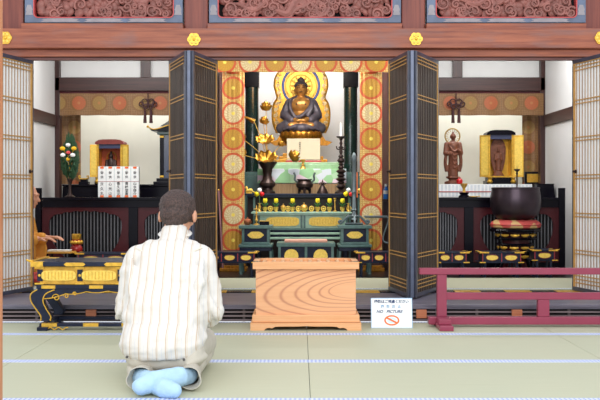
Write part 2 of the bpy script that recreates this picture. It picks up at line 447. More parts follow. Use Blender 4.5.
def door(n, near, fars, light=False):
    d = bpy.data.objects.new('door_%d' % n, None); S.collection.objects.link(d); d['kind'] = 'structure'; d.empty_display_size = .05
    for i, fx in enumerate(fars):
        sgn = -1 if (len(fars) > 1 and i == 0) else 1 if len(fars) > 1 else (0)
        nx = near + sgn * .018
        if len(fars) == 2: f = leaf(d, (nx, NY), (fx, FY), light, 1)
        else: f = leaf(d, (nx, NY), (fx, FY), light, 0 if False else 1)
        if i == 0:
            t = B()
            for s_ in (-1, 1):
                t.lathe([(.014, 0), (.014, .006), (.006, .01), (.006, .02), (.011, .024), (.004, .03)], (wdlen((nx, NY), (fx, FY)) - .05, s_ * .012, .93), 12, mat=Euler((s_ * -PI / 2, 0, 0)).to_matrix())
            t.done('handle', BRONZE, f, True)
    if len(fars) == 2:
        B().box(near - .012, near + .012, NY - .016, NY + .004, ZI + .001, ZI + 1.80, bev=.002).done('hinge_post', plain('pale_blue_grey_strip', (84, 92, 114), .3, .2), d)
    return d
def wdlen(a, b): return math.hypot(a[0] - b[0], a[1] - b[1])
door(1, -2.245, [-2.105], True)
door(2, xx(189, NY), [xx(170.5, FY), xx(216, FY)])
door(3, xx(412, NY), [xx(390, FY), xx(437, FY)])
door(4, 2.285, [2.15], True)
# ------------------------------------------------------------------ carved transoms
FRB = plain('blue_grey_frame_paint', (96, 108, 132), .5, 0, var=.2, scale=10)
FRG = plain('grey_frame_inlay', (150, 144, 150), .6, var=.1)
CARV = plain('carved_red_wood', (146, 92, 84), .55, 0, var=.3, scale=14, bump=.4, bscale=40)
PINK = plain('red_line_paint', (190, 74, 74), .5)
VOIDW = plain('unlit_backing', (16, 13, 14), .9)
def transom(px0, px1, label, seed):
    D = 7.16; x0, x1 = xx(px0, D), xx(px1, D); z0 = zz(22.3, 7.12); z1 = 2.66; rnd = random.Random(seed)
    cx = (x0 + x1) / 2; hw = (x1 - x0) / 2; H = z1 - z0
    t = T('carved_transom', label, 'transom', (cx, D, z0), 0, 'carved transoms above the beam')
    t_ = .045
    B().plate([rect(-hw, hw, 0, H), [(x, z) for x, z in rrect(-hw + .07, hw - .07, .038, H - .05, .035)]], -.03, .03).done('frame', FRB, t)
    for px in (-hw * .55, 0, hw * .55, -hw + .035, hw - .035):
        w_ = .16 if abs(px) < hw * .9 else .028
        pts = [(-w_, .004), (w_, .004), (w_ * .8, .018), (w_ * .95, .026), (w_ * .55, .034), (-w_ * .55, .034), (-w_ * .95, .026), (-w_ * .8, .018)]
        if abs(px) > hw * .9: pts = [(-.03, .06), (.03, .06), (.022, .09), (.028, .1), (.014, .14), (-.014, .14), (-.028, .1), (-.022, .09)]
        B().plate([[(px + a, b) for a, b in pts]], -.033, -.029).done('grey_inlay', FRG, t)
    lo = rrect(-hw + .068, hw - .068, .036, H - .048, .036); li = rrect(-hw + .076, hw - .076, .044, H - .056, .03)
    B().plate([lo, li], -.036, .03).done('red_bead', PINK, t)
    c = B(); X0, X1, Z0 = -hw + .08, hw - .08, .046
    # writhing bodies and cloud curls
    nx_ = int(hw * 2 / .05)
    for i in range(nx_):
        for j in range(7):
            if rnd.random() < .2: continue
            x = X0 + .03 + (X1 - X0 - .06) * (i + rnd.random()) / nx_; z = Z0 + .03 + (H - .2) * (j + rnd.random() * .6) / 7
            c.ball((x, .014, z), (.035 + rnd.random() * .02, .018 + rnd.random() * .016, .022 + rnd.random() * .018), 10, rot=(0, rnd.random() * 3, 0))
    for k in range(int(hw * 5.5)):
        ph = rnd.random() * 6; xa = X0 + (X1 - X0) * rnd.random() * .8; ln = .35 + rnd.random() * .5; r0 = .016 + rnd.random() * .018
        pts = []
        zc = Z0 + .05 + rnd.random() * .2
        for i in range(26):
            u = i / 25; x = xa + ln * u
            if x > X1 - .02: break
            pts.append((x, -.005 + .015 * math.sin(ph + 7 * u), min(H - .08, max(Z0 + r0 * .6, zc + .05 * math.sin(ph + 9 * u) + .02 * math.sin(19 * u)))))
        if len(pts) > 3: c.tube(pts, [r0 * (.5 + .7 * math.sin(PI * min(1, (i + .5) / len(pts)))) for i in range(len(pts))], 8)
    for k in range(int(hw * 85)):
        x = X0 + .03 + (X1 - X0 - .06) * rnd.random(); z = Z0 + .02 + rnd.random() ** 1.3 * (H - .17); R = .022 + rnd.random() * .034; a0 = rnd.random() * 6; sg = rnd.choice((-1, 1))
        pts = []; 
        for i in range(20):
            u = i / 19; rr = R * (1 - .85 * u); a = a0 + sg * u * 8.5
            pts.append((min(X1, max(X0, x + rr * math.cos(a))), -.02 + .012 * u * -1 + rnd.random() * .0, min(H - .06, max(Z0 + .004, z + rr * math.sin(a)))))
        c.tube(pts, [.011 * (1 - .4 * i / 19) for i in range(20)], 6)
        c.ball((x, .0, max(z, Z0 + .02)), (R * .9, .02, R * .8), 10)
    c.done('carving', CARV, t, True)
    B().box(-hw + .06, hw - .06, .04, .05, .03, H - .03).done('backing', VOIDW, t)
def rrect(x0, x1, z0, z1, r, n=5):
    o = []
    for cx, cz, a0 in ((x1 - r, z1 - r, 0), (x0 + r, z1 - r, PI / 2), (x0 + r, z0 + r, PI), (x1 - r, z0 + r, 1.5 * PI)):
        for i in range(n + 1):
            a = a0 + PI / 2 * i / n; o.append((cx + r * math.cos(a), cz + r * math.sin(a)))
    return o
transom(26, 183, 'carved red wood transom in a blue-grey frame above the left bay', 3)
transom(209.5, 400.5, 'wide carved red wood transom in a blue-grey frame over the middle bay', 8)
transom(426.5, 584.5, 'carved red wood transom in a blue-grey frame above the right bay', 12)
# rosettes
def rosette(px, py, label):
    t = T('gilt_rosette', label, 'ornament', W(px, py, 6.994), 0, 'gilt rosettes on the beam')
    pts = []
    for i in range(72):
        a = 2 * PI * i / 72; r = .041 * (1 + .26 * abs(math.cos(3 * a)) ** .7); pts.append((r * math.cos(a), r * math.sin(a)))
    B().plate([pts], -.008, 0).done('plate', GOLD, t)
    p = B()
    for i in range(6):
        a = PI / 3 * i
        p.ball((.03 * math.cos(a), -.008, .03 * math.sin(a)), (.012, .005, .012), 10)
        p.ball((.042 * math.cos(a + PI / 6), -.006, .042 * math.sin(a + PI / 6)), (.006, .004, .006), 8)
    p.done('petals', GOLDL, t, True)
    B().ball((0, -.008, 0), (.013, .009, .013), 12).done('boss', GOLD, t, True)
rosette(5.5, 38, 'gilt flower rosette at the far left end of the beam')
rosette(194, 39.5, 'gilt flower rosette on the beam above the folded doors behind the kneeling man')
rosette(416, 39, 'gilt flower rosette on the beam above the folded doors behind the white sign')
rosette(601, 38, 'gilt flower rosette cut by the right edge of the picture')
# near orange-brown post at the left edge
struct(B().box(-1.262, -1.214, 3.6, 3.68, 0, 3.0, bev=.006).done('trim_20', wood('orange_post_wood', (176, 108, 72), (214, 148, 106), 'Z')))
# ------------------------------------------------------------------ brocade hangings
D = 8.5
BR1 = brocade('orange_ring_brocade', .243, 0, 0, (200, 160, 84), (218, 194, 118), (200, 84, 40), (226, 212, 166), (196, 150, 44), (180, 120, 40), radius=.46, cell2=.2455)
def wrapped(px, label):
    D = 8.75
    c = W(px, 250, D); c.z = ZI
    t = T('wrapped_pillar', label, 'pillar', c, 0, 'brocade wrapped pillars by the altar')
    z1 = zz(71, D) - ZI; z0 = zz(250, D) - ZI
    B().box(-.09, .09, -.02, .16, 0, z1 + .4, bev=.01).done('post', DARKWV, t)
    B().box(-.13, .13, -.06, .19, 0, .035, bev=.005).box(-.11, .11, -.05, .17, .035, .06, bev=.005).done('plinth', OLDGOLD, t)
    b = B(); nx = 40; rows = []
    for j in range(2):
        z = (z0, z1 + .12)[j]; row = []
        for i in range(nx + 1):
            u = -1 + 2 * i / nx; x = u * .108
            y = -.045 + .03 * abs(u) ** 3 + .004 * math.cos(u * 17)
            row.append((x, y, z))
        rows.append(row)
    outer = [[b.bm.verts.new(p) for p in r] for r in rows]; inner = [[b.bm.verts.new((p[0] * .98, p[1] + .012, p[2])) for p in r] for r in rows]
    for i in range(nx):
        b.bm.faces.new((outer[0][i], outer[0][i + 1], outer[1][i + 1], outer[1][i])); b.bm.faces.new((inner[1][i], inner[1][i + 1], inner[0][i + 1], inner[0][i]))
        b.bm.faces.new((outer[0][i + 1], outer[0][i], inner[0][i], inner[0][i + 1])); b.bm.faces.new((outer[1][i], outer[1][i + 1], inner[1][i + 1], inner[1][i]))
    for i in (0, nx): b.bm.faces.new((outer[0][i], outer[1][i], inner[1][i], inner[0][i]))
    for vs in (): pass
    o = b.done('brocade_cover', BR1, t, True)
    # shift mesh so medallion centres land at z multiples of the repeat
    zc = zz(88.5, D) - ZI; off = zc - round(zc / .2455) * .2455
    for v in o.data.vertices: v.co.z -= off
    o.location.z = off
    return t
wrapped(233.5, 'pillar wrapped in orange-ringed gold brocade on the left of the altar')
wrapped(370.8, 'pillar wrapped in orange-ringed gold brocade on the right of the altar')
def curtain(name, x0, x1, z0, z1, y, mat, amp=.008, waves=10, sag=0, nx=90, parent=None, zoff=0, xoff=0):
    b = B(); R = []
    for j in range(5):
        r = []
        for i in range(nx + 1):
            u = i / nx; x = x0 + (x1 - x0) * u; v = j / 4
            zb = z0 + sag * math.sin(waves * PI * u) ** 2
            r.append(Vector((x, y + amp * math.sin(2 * PI * waves * u + .5 * math.sin(u * 9)) * (1 - .5 * v), zb + (z1 - zb) * v)))
        R.append(r)
    bk = [[b.bm.verts.new(p + Vector((0, .006, 0))) for p in r] for r in R]; fr = [[b.bm.verts.new(p) for p in r] for r in R]
    for j in range(4):
        for i in range(nx):
            b.bm.faces.new((fr[j][i], fr[j][i + 1], fr[j + 1][i + 1], fr[j + 1][i])); b.bm.faces.new((bk[j + 1][i], bk[j + 1][i + 1], bk[j][i + 1], bk[j][i]))
    for i in range(nx):
        b.bm.faces.new((fr[0][i + 1], fr[0][i], bk[0][i], bk[0][i + 1])); b.bm.faces.new((fr[4][i], fr[4][i + 1], bk[4][i + 1], bk[4][i]))
    for i in (0, nx):
        for j in range(4): b.bm.faces.new((fr[j][i], fr[j + 1][i], bk[j + 1][i], bk[j][i]))
    o = b.done(name, mat, parent, True, recalc=True)
    for v in o.data.vertices: v.co.x -= xoff; v.co.z -= zoff; v.co.y -= y
    o.location = (xoff, y, zoff)
    return o
D2 = 8.665
o = curtain('brocade_valance', xx(216, D2), xx(389, D2), zz(72.3, D2), zz(40, D2), D2, BR1, .004, 7, .006, parent=None, zoff=zz(62, D2), xoff=xx(250, D2))
tag(o, 'gold brocade valance with orange-ringed medallions across the top of the altar bay', 'curtain')
BR2 = brocade('brown_brocade', .215, 0, 0, (140, 104, 62), (110, 76, 46), (124, 84, 42), (148, 116, 58), (176, 84, 46), (130, 92, 46), radius=.42, core_c=(170, 110, 60))
D = 9.53
for s_, a, b, va, vb, lb in ((-1, 60, 214, 60, 80.5, 'left'), (1, 392, 543.5, 522.5, 543.5, 'right')):
    x0 = xx(a, D); x1 = xx(b, D)
    t = T('brocade_curtain', 'brown and ochre brocade hanging framing the %s alcove' % lb, 'curtain', ((x0 + x1) / 2, D, 1.6), 0, 'brown brocade hangings of the side alcoves')
    cx = (x0 + x1) / 2
    o = curtain('valance', x0 - cx, x1 - cx, zz(115.5, D) - 1.6, zz(93.5, D) - 1.6, 0, BR2, .006, 6, .004, parent=t, xoff=.03, zoff=zz(103, D) - 1.6)
    o = curtain('side_drape', xx(va, D + .19) - cx, xx(vb, D + .19) - cx, .985 - 1.6, zz(112, D) - 1.6, .2, BR2, .006, 3, 0, nx=24, parent=t, xoff=xx(70 if s_ < 0 else 533, D) - cx)
# tassel knots on the valances
TAS = plain('dark_brown_cord', (66, 34, 36), .7)
for px, lb in ((148, 'left'), (456, 'right')):
    D = 9.505; c = W(px, 93, D)
    t = T('knotted_tassel', 'dark brown knotted cord with two tassels on the %s brocade hanging' % lb, 'tassel', c, 0, 'knotted tassels on the brocade')
    s_ = D / F; k = B()
    k.tube([(0, 0, 0), (0, 0, -12 * s_)], .006, 6)
    for sx in (-1, 1):
        for (ax, az, rr) in ((3.2, -9, 3.0), (6.6, -11, 2.2), (2.6, -13.5, 2.2)):
            k.tube([(sx * s_ * (ax + rr * math.cos(2 * PI * i / 12)), -.004 * (i % 2), s_ * (az + rr * math.sin(2 * PI * i / 12))) for i in range(13)], .0065, 6, cap=False)
    k.done('knot', TAS, t, True)
    for sx in (-1, 1):
        B().tube([(sx * 3 * s_, 0, -13 * s_), (sx * 3 * s_, 0, -18 * s_)], .006, 6).lathe([(.006, -17 * s_), (.016, -18 * s_), (.014, -20 * s_), (.019, -30 * s_)], (sx * 3 * s_, 0, 0), 12).done('tassel', TAS, t, True)
# ================================================================== CABINETS AND ALTAR FURNITURE
def ogee(cx, hw, z0, z1, n=7):
    """bulging window outline with small cusps on its upper edge, narrowing to the foot"""
    pts = []
    zs = z1 - (z1 - z0) * .3
    for i in range(n * 8 + 1):               # top edge with cusps, right to left
        u = -1 + 2 * i / (n * 8); x = cx - u * hw * .93
        arch = z1 - (z1 - zs) * .38 * abs(u) ** 2.6 - .012
        pts.append((x, arch + .012 * abs(math.sin((u + 1) / 2 * n * PI))))
    L_ = [(-.985, .86), (-1.0, .72), (-.97, .55), (-.88, .36), (-.74, .2), (-.6, .09), (-.48, .0)]
    H = z1 - z0
    pts += [(cx + a * hw, z0 + b * H * .93) for a, b in L_]
    pts += [(cx - a * hw, z0 + b * H * .93) for a, b in reversed(L_)]
    return pts
SLATG = plain('grey_metal_bar', (104, 106, 112), .4, .2)
def cabinet(name, x0, x1, stiles, label, YF=8.85, top=.845):
    cx = (x0 + x1) / 2
    t = T(name, label, 'altar cabinet', (cx, YF, ZI), 0, 'long black altar cabinets')
    Z = top - ZI
    B().box(x0 - cx, x1 - cx, .035, .75, .05, Z - .025, bev=.003).done('body', plain('cabinet_interior_black', (12, 11, 16), .6, spec=.2), t)
    B().box(x0 - cx, x1 - cx, -.02, .75, Z - .025, Z, bev=.004).done('top', BLACK, t)
    fr = B(); fr.box(x0 - cx, x1 - cx, -.005, .035, Z - .095, Z - .026).box(x0 - cx, x1 - cx, -.02, .035, 0, .075, bev=.003)
    edges = [x0] + sum([[s - .045, s + .045] for s in stiles], []) + [x1]
    for s in stiles: fr.box(s - .045 - cx, s + .045 - cx, -.008, .035, .076, Z - .096, bev=.002)
    fr.done('frame', BLACK, t)
    for a, b in zip(edges[0::2], edges[1::2]):
        a += .002 - cx; b -= .002 + cx; c = (a + b) / 2; hw = (b - a) / 2 - .06
        p = B().plate([rect(a, b, .078, Z - .098), ogee(c, min(hw, .36), .10, Z - .13)], .006, .022).done('panel', MAROON, t)
        s = B(); n = 22
        for i in range(n):
            x = c - hw + 2 * hw * (i + .5) / n; s.box(x - .005, x + .005, .026, .033, .08, Z - .1)
        s.done('bars', SLATG, p)
    return t
lc = cabinet('altar_cabinet', -2.54, -.86, [-1.64], 'long black cabinet with maroon panels and barred windows behind the flower vase')
rc = cabinet('altar_cabinet', .925, 2.56, [1.66], 'long black cabinet with maroon panels and barred windows behind the big bowl gong')
B().box(-.893, -.845, -.03, .03, 0, .94 - ZI, bev=.003).done('end_post', BLACK, lc)
B().box(2.545 - 1.7425, 2.60 - 1.7425, -.03, .03, 0, .94 - ZI, bev=.003).done('end_post', BLACK, rc)
for s_, lb in ((-1, 'left'), (1, 'right')):
    x0, x1 = (-2.54, -.86) if s_ < 0 else (.925, 2.54)
    cx = (x0 + x1) / 2
    t = T('altar_shelf', 'black lacquered raised shelf of the %s alcove under the gilt shrine' % lb, 'shelf', (cx, 9.62, ZI), 0, 'raised black alcove shelves')
    B().box(x0 - cx, x1 - cx, .0, .66, 0, .83, bev=.003).done('body', BLACK, t)
    B().box(x0 - cx, x1 - cx, -.015, .66, .831, .852, bev=.004).done('top', BLACK, t)
ZS = ZI + .852
# ------------------------------------------------------------------ low desks
RPAINT = plain('red_edge_paint', (150, 40, 52), .4)
def low_desk(loc, w, h, dpt, ovals, label, group='low gilt-mounted offering desks', tips=True, cat='low desk', name='offering_desk'):
    t = T(name, label, cat, loc, 0, group); hw = w / 2
    B().box(-hw, hw, -dpt / 2, dpt / 2, h - .012, h, bev=.003).done('top', BLUEBLACK, t)
    g = B()
    for s in (-1, 1):
        g.box(s * hw - s * .0, s * (hw - .085), -dpt / 2 - .003, -dpt / 2 + .02, h - .011, h + .0012)
        g.box(s * hw, s * (hw - .03), dpt / 2 - .03, dpt / 2 + .002, h - .0135, h + .0015)
        if tips: g.tube([(s * (hw - .02), -dpt / 2 + .01, h + .001), (s * (hw + .01), -dpt / 2 + .01, h + .002), (s * (hw + .018), -dpt / 2 + .01, h + .007)], [.004, .004, .002], 6)
    g.done('gilt_corner', GOLD, t, False)
    zb = h - .012 - .075 if h < .35 else h * .55
    B().box(-hw + .025, hw - .025, -dpt / 2 + .015, dpt / 2 - .015, zb, h - .0125, bev=.002).done('case', BLUEBLACK, t)
    n = len(ovals) if isinstance(ovals, list) else ovals
    ww = (w - .06) / n
    for i in range(n):
        c = -hw + .03 + ww * (i + .5); zc = (zb + h - .012) / 2
        pts = ellipse(c, zc, ww * .31, .0245, 28, 8, .02)
        pts = [(x, z if z < zc + .012 else zc + .012 + (z - zc - .012) * .6) for x, z in pts]
        B().plate([pts], -dpt / 2 + .011, -dpt / 2 + .0149).done('gilt_panel', GOLDL, t)
        r = B().tube([(x, -dpt / 2 + .0125, z) for x, z in ellipse(c, zc, ww * .335, .028, 24)] + [(c + ww * .335, -dpt / 2 + .0125, zc)], .0018, 5, cap=False)
        r.done('red_rim', RPAINT, t)
    s = B()
    for i in range(n + 1):
        x = -hw + .03 + ww * i; s.box(x - .004, x + .004, -dpt / 2 + .009, -dpt / 2 + .0149, zb, h - .013)
    s.done('red_divider', RPAINT, t)
    B().box(-hw, hw, -dpt / 2 + .004, dpt / 2 - .004, zb - .012, zb - .0005, bev=.002).done('lower_rail', BLUEBLACK, t)
    g = B()
    for s in (-1, 1): g.box(s * hw, s * (hw - .055), -dpt / 2 + .001, -dpt / 2 + .012, zb - .011, zb - .002)
    g.done('gilt_rail_end', GOLD, t)
    for sx in (-1, 1):
        for sy in (-1, 1):
            B().tube([(sx * (hw - .055), sy * (dpt / 2 - .035), zb - .0125), (sx * (hw - .055), sy * (dpt / 2 - .035), .0)], [.012, .009], 8).box(sx * (hw - .055) - .013, sx * (hw - .055) + .013, sy * (dpt / 2 - .035) - .013, sy * (dpt / 2 - .035) + .013, 0, .01).done('leg', BLUEBLACK, t)
    return t
D = 8.17; hd = zz(252, 8.08) - ZI
low_desk((xx(238, D) - .07, D, ZI), .5, hd, .2, 3, 'low black desk with gilt oval panels left of the offertory box')
low_desk((xx(376, D) + .02, D, ZI), .42, hd, .2, 3, 'low black desk with gilt oval panels right of the offertory box')
low_desk((xx(450.5, D), D, ZI), .31, hd, .2, 2, 'low black desk with gilt oval panels beside the folded doors, left of the bowl gong')
low_desk((xx(499.5, D), D, ZI), .40, hd, .2, 2, 'low black desk with gilt oval panels in front of the bowl gong stand')
low_desk((xx(542, D) , D, ZI), .235, hd + .02, .2, 1, 'small low black desk with a single gilt oval panel right of the bowl gong')
low_desk((xx(105, D), D, ZI), .50, hd - .01, .2, 2, 'low black desk with gilt panels behind the gilt altar table')
low_desk((xx(166, D), D, ZI), .46, hd - .01, .2, 2, 'low black desk with gilt panels half hidden behind the kneeling man')
# ------------------------------------------------------------------ big gilt altar table front left
t = T('altar_table', 'black and gold altar table with curved legs left of the kneeling man', 'altar table', (-1.18, 6.03, 0))
hw, dp, H = .545, .17, .447
B().box(-hw - .02, hw + .02, -.20, .20, H - .03, H, bev=.005).done('tabletop', BLUEBLACK, t)
g = B()
for s in (-1, 1):
    g.box(s * (hw + .022), s * (hw - .06), -.203, -.15, H - .032, H + .0015, bev=.002).box(s * (hw + .022), s * (hw - .06), .12, .203, H - .032, H + .0015, bev=.002)
    g.tube([(s * (hw + .014), y / 100 * 1.0, H + .003) for y in (-19, -6, 6, 19)], .008, 8)
    g.tube([(s * (hw + .015), -.19, H + .003), (s * (hw + .035), -.19, H + .006), (s * (hw + .05), -.19, H + .014)], [.009, .008, .004], 8)
for x in (-.28, -.02, .24):
    g.plate([[(x - .055, H - .028), (x + .055, H - .028), (x + .07, H - .016), (x + .055, H - .004), (x - .055, H - .004), (x - .07, H - .016)]], -.2035, -.2)
g.done('gilt_mount', GOLD, t)
B().box(-hw + .03, hw - .03, -dp, dp, H - .15, H - .031, bev=.003).done('frieze', plain('deep_gold_ground', (206, 158, 58), .4, .4, var=.3), t)
for i in range(4):
    x = -hw + .155 + i * .262
    pl = B().plate([[(x + a, H - .09 + b) for a, b in [(.112 * math.copysign(abs(math.cos(q)) ** .4, math.cos(q)), .033 * math.copysign(abs(math.sin(q)) ** .6, math.sin(q))) for q in [2 * PI * (i2 + .5) / 40 for i2 in range(40)]]]], -dp - .008, -dp - .0005).done('gilt_panel', GOLDL, t)
    r = B()
    for k in range(9): r.box(x - .088 + k * .022 - .002, x - .088 + k * .022 + .002, -dp - .0105, -dp - .008, H - .115, H - .065)
    r.done('reed_lines', GOLD, pl)
for i in range(5):
    x = -hw + .03 + .001 + i * .262 - (0 if i else -.002)
    B().box(x - .018, x + .018, -dp - .006, -dp - .0004, H - .128, H - .052, bev=.002).done('black_stile', BLUEBLACK, t)
g = B()
for i in range(5):
    x = -hw + .03 + i * .262
    g.box(x - .03, x + .03, -dp - .009, -dp - .0003, H - .045, H - .034).box(x - .03, x + .03, -dp - .009, -dp - .0003, H - .148, H - .138).ball((x, -dp - .006, H - .09), (.01, .005, .01), 10)
g.done('gilt_bracket', GOLD, t)
B().box(-hw + .01, hw - .01, -dp - .012, dp + .012, H - .178, H - .151, bev=.004).done('waist_rail', BLUEBLACK, t)
g = B()
for x in (-.5, -.19, .1, .4): g.box(x, x + .09, -dp - .0135, -dp, H - .175, H - .154)
g.done('gilt_rail_mount', GOLD, t)
# scalloped apron and cabriole legs
zt = H - .179
ap = [(-hw + .03, zt), (hw - .03, zt)]
low = []
for i in range(61):
    u = i / 60; x = (hw - .06) - 2 * (hw - .06) * u; e = abs(2 * u - 1)
    low.append((x, zt - .012 - .05 * e ** 3 - .01 * abs(math.sin(u * PI * 7))))
B().plate([ap + low], -dp - .006, -dp + .012).done('apron', BLUEBLACK, t)
B().tube([(x, -dp - .008, z) for x, z in low], .0035, 6).done('gilt_apron_line', GOLD, t)
for s in (-1, 1):
    sc = B()
    for (ax, az, R) in ((.14, -.055, .026), (.205, -.045, .018), (.26, -.03, .013)):
        sc.tube([(s * (hw - ax) + s * R * (1 - .8 * i / 18) * math.cos(i * .45), -dp - .008, zt + az + R * (1 - .8 * i / 18) * math.sin(i * .45)) for i in range(19)], .0038, 6)
    sc.done('gilt_scroll', GOLD, t)
def cabriole(s, sy):
    cpts = [(.02, 0), (-.035, -.03), (-.045, -.075), (-.02, -.125), (.012, -.175), (.01, -.205)]
    cp = spline([(a, 0, b) for a, b in cpts], 6); wd = [.058 - .026 * math.sin(min(1, i / len(cp) * 1.3) * PI / 2) for i in range(len(cp))]
    wd[-1] = wd[-2] = .032; wd[-3] = .028
    o = [(p.x - w_, p.z) for p, w_ in zip(cp, wd)]; r = [(p.x + w_, p.z) for p, w_ in zip(cp, wd)]
    lp = [(s * (x - hw + .06) * 1, zt + z) for x, z in o + r[::-1]]
    y = sy * (dp - .02)
    l = B().plate([lp], y - .03, y + .03).done('leg', BLUEBLACK, t)
    g = B()
    for side in (o, r): g.tube([(s * (x - hw + .06), y - .031, zt + z) for x, z in side[1:]], .0042, 6)
    if sy < 0: g.done('gilt_edge', GOLD, l)
    else: g.bm.free()
for s in (-1, 1):
    for sy in (-1, 1): cabriole(s, sy)
B().box(-hw + .03, hw - .03, -dp - .01, -dp + .03, .025, .045, bev=.003).box(-hw + .03, hw - .03, dp - .03, dp + .01, .025, .045, bev=.003).box(-hw + .03, -hw + .07, -dp + .031, dp - .031, .025, .045, bev=.003).box(hw - .07, hw - .03, -dp + .031, dp - .031, .025, .045, bev=.003).done('stretcher_frame', BLUEBLACK, t)
g = B()
for x in (-.5, -.23, .02, .27): g.box(x, x + .1, -dp - .0115, -dp + .031, .0245, .0462)
g.done('gilt_stretcher_mount', GOLD, t)
for s in (-1, 1):
    for sy in (-1, 1):
        x = s * (hw - .055); y = sy * dp
        B().box(x - .035, x + .035, y - .035, y + .03, 0, .0245, bev=.004).done('foot', BLUEBLACK, t)
    B().tube([(s * (hw - .09 - .13 * i / 14), -dp - .014, .014 + .008 * math.sin(i * 1.1)) for i in range(15)], .004, 6).done('gilt_foot_scroll', GOLD, t)
# ------------------------------------------------------------------ offertory box
m, N, L, P = nt('swirl_grain_wood')
tc = N.new('ShaderNodeTexCoord'); sp = N.new('ShaderNodeSeparateXYZ'); L.new(tc.outputs['Object'], sp.inputs[0])
A = lambda op, a, b=None, c=None: mathn(N, L, op, a, b, c)
ns = N.new('ShaderNodeTexNoise'); ns.inputs['Scale'].default_value = 2.6; ns.inputs['Detail'].default_value = 1; L.new(tc.outputs['Object'], ns.inputs['Vector'])
X_ = A('ADD', sp.outputs[0], A('ADD', A('MULTIPLY', A('SUBTRACT', ns.outputs['Fac'], .5), .10), -.36))
Zr = A('ADD', A('ADD', sp.outputs[2], -.235), A('MULTIPLY', sp.outputs[0], -.10))
Zr = A('ADD', Zr, A('MULTIPLY', A('SUBTRACT', ns.outputs['Fac'], .5), .05))
q = A('SQRT', A('ADD', A('MULTIPLY', X_, A('MULTIPLY', X_, .12)), A('MULTIPLY', Zr, A('MULTIPLY', Zr, 1.9))))
q = A('ADD', q, A('MULTIPLY', sp.outputs[1], .5))
wv = A('SINE', A('MULTIPLY', A('POWER', q, .8), 150))
wv = A('POWER', A('MULTIPLY_ADD', wv, .5, .5), 8)
fd = A('MULTIPLY', wv, .62)
n3 = N.new('ShaderNodeTexNoise'); mp = N.new('ShaderNodeMapping'); mp.inputs['Scale'].default_value = (3, 40, 60); L.new(tc.outputs['Object'], mp.inputs['Vector']); L.new(mp.outputs[0], n3.inputs['Vector']); n3.inputs['Scale'].default_value = 1.5
base = mixc(N, L, n3.outputs['Fac'], srgb(222, 158, 112), srgb(236, 182, 138))
L.new(mixc(N, L, fd, base, srgb(170, 98, 74)), P.inputs['Base Color'])
P.inputs['Roughness'].default_value = .45; SWIRL = m
PLAINW = wood('orange_planed_wood', (220, 156, 104), (236, 182, 134), 'X', 1.6, .45)
bx = T('offertory_box', 'wooden offertory box with swirling grain and slatted top on the tatami', 'offering box', (.038, 6.02, 0))
hb, fy = .327, -.14
B().box(-hb, hb, fy, .155, .072, .42, bev=.002).done('body', SWIRL, bx)
B().plate([rect(-.345, .345, -.18, .18), rect(-.305, .305, -.14, .14)], 0, .046, Matrix.Translation((0, 0, .4))@Matrix.Rotation(PI / 2, 4, 'X')).done('top_frame', PLAINW, bx)
s = B()
for i in range(10):
    x = -.275 + i * .061; s.box(x - .012, x + .012, -.14, .14, .425, .44, bev=.002)
s.done('grate_slats', PLAINW, bx)
IRON = plain('dark_iron_corner', (110, 92, 70), .45, .6)
cp_ = B()
for sx in (-1, 1):
    for sy in (-1, 1): cp_.plate([[(sx * .344, sy * .179), (sx * .265, sy * .179), (sx * .29, sy * .15), (sx * .306, sy * .141), (sx * .32, sy * .11), (sx * .344, sy * .09)]], 0, .0025, Matrix.Translation((0, 0, .4465)) @ Matrix.Rotation(-PI / 2, 4, 'X') @ Matrix.Scale(-1, 4, (0, 0, 1)))
cp_.done('corner_plate', IRON, bx)
B().box(-.35, .35, fy - .02, .165, .05, .0995, bev=.006).done('base_moulding', PLAINW, bx)
ft = [(-.36, 0), (-.27, 0), (-.262, .012), (-.24, .018), (-.22, .014), (-.2, .024), (-.17, .026), (-.05, .026), (0, .029), (.05, .026), (.17, .026), (.2, .024), (.22, .014), (.24, .018), (.262, .012), (.27, 0), (.36, 0), (.36, .0495), (-.36, .0495)]
B().plate([ft], fy - .035, fy + .0).plate([ft], .13, .165).box(-.36, -.325, fy + .001, .129, 0, .0495).box(.325, .36, fy + .001, .129, 0, .0495).done('plinth', PLAINW, bx)
# ------------------------------------------------------------------ red railing
RAIL = plain('dull_crimson_lacquer', (142, 46, 74), .35, 0, coat=.3, var=.08, scale=6)
rl = T('altar_railing', 'dull crimson lacquered low wooden railing at the right', 'railing', (xx(441.5, 6.03), 6.03, 0))
X1 = 2.35 - .96 + .35; X0 = xx(428, 6.03) - xx(441.5, 6.03)
h = zz(268.3, 6.0)
B().box(-.15, X1, -.03, .03, h - .042, h, bev=.004).done('top_rail', RAIL, rl)
B().box(.0305, X1, -.015, .015, zz(299.5, 6.03), zz(292.3, 6.03), bev=.003).done('middle_rail', RAIL, rl)
B().box(X0, X1, -.03, .03, .015, zz(316.5, 6.03), bev=.004).done('bottom_rail', RAIL, rl)
for i, x in enumerate((0, xx(543, 6.03) - xx(441.5, 6.03), X1 - .1)):
    if i == 1: B().box(x - .038, x + .038, -.022, .022, zz(316.5, 6.03) + .0005, zz(299.5, 6.03) - .0005, bev=.003).done('post', RAIL, rl)
    else:
        B().box(x - .032, x + .032, -.024, .024, zz(316.5, 6.03) + .0005, h - .0425, bev=.003).done('post', RAIL, rl)
        B().box(x - .045, x + .045, -.22, -.031, .0, .032, bev=.004).box(x - .04, x + .04, -.15, -.031, .0325, .066, bev=.004).box(x - .045, x + .045, .031, .17, .0, .032, bev=.004).done('foot', RAIL, rl)
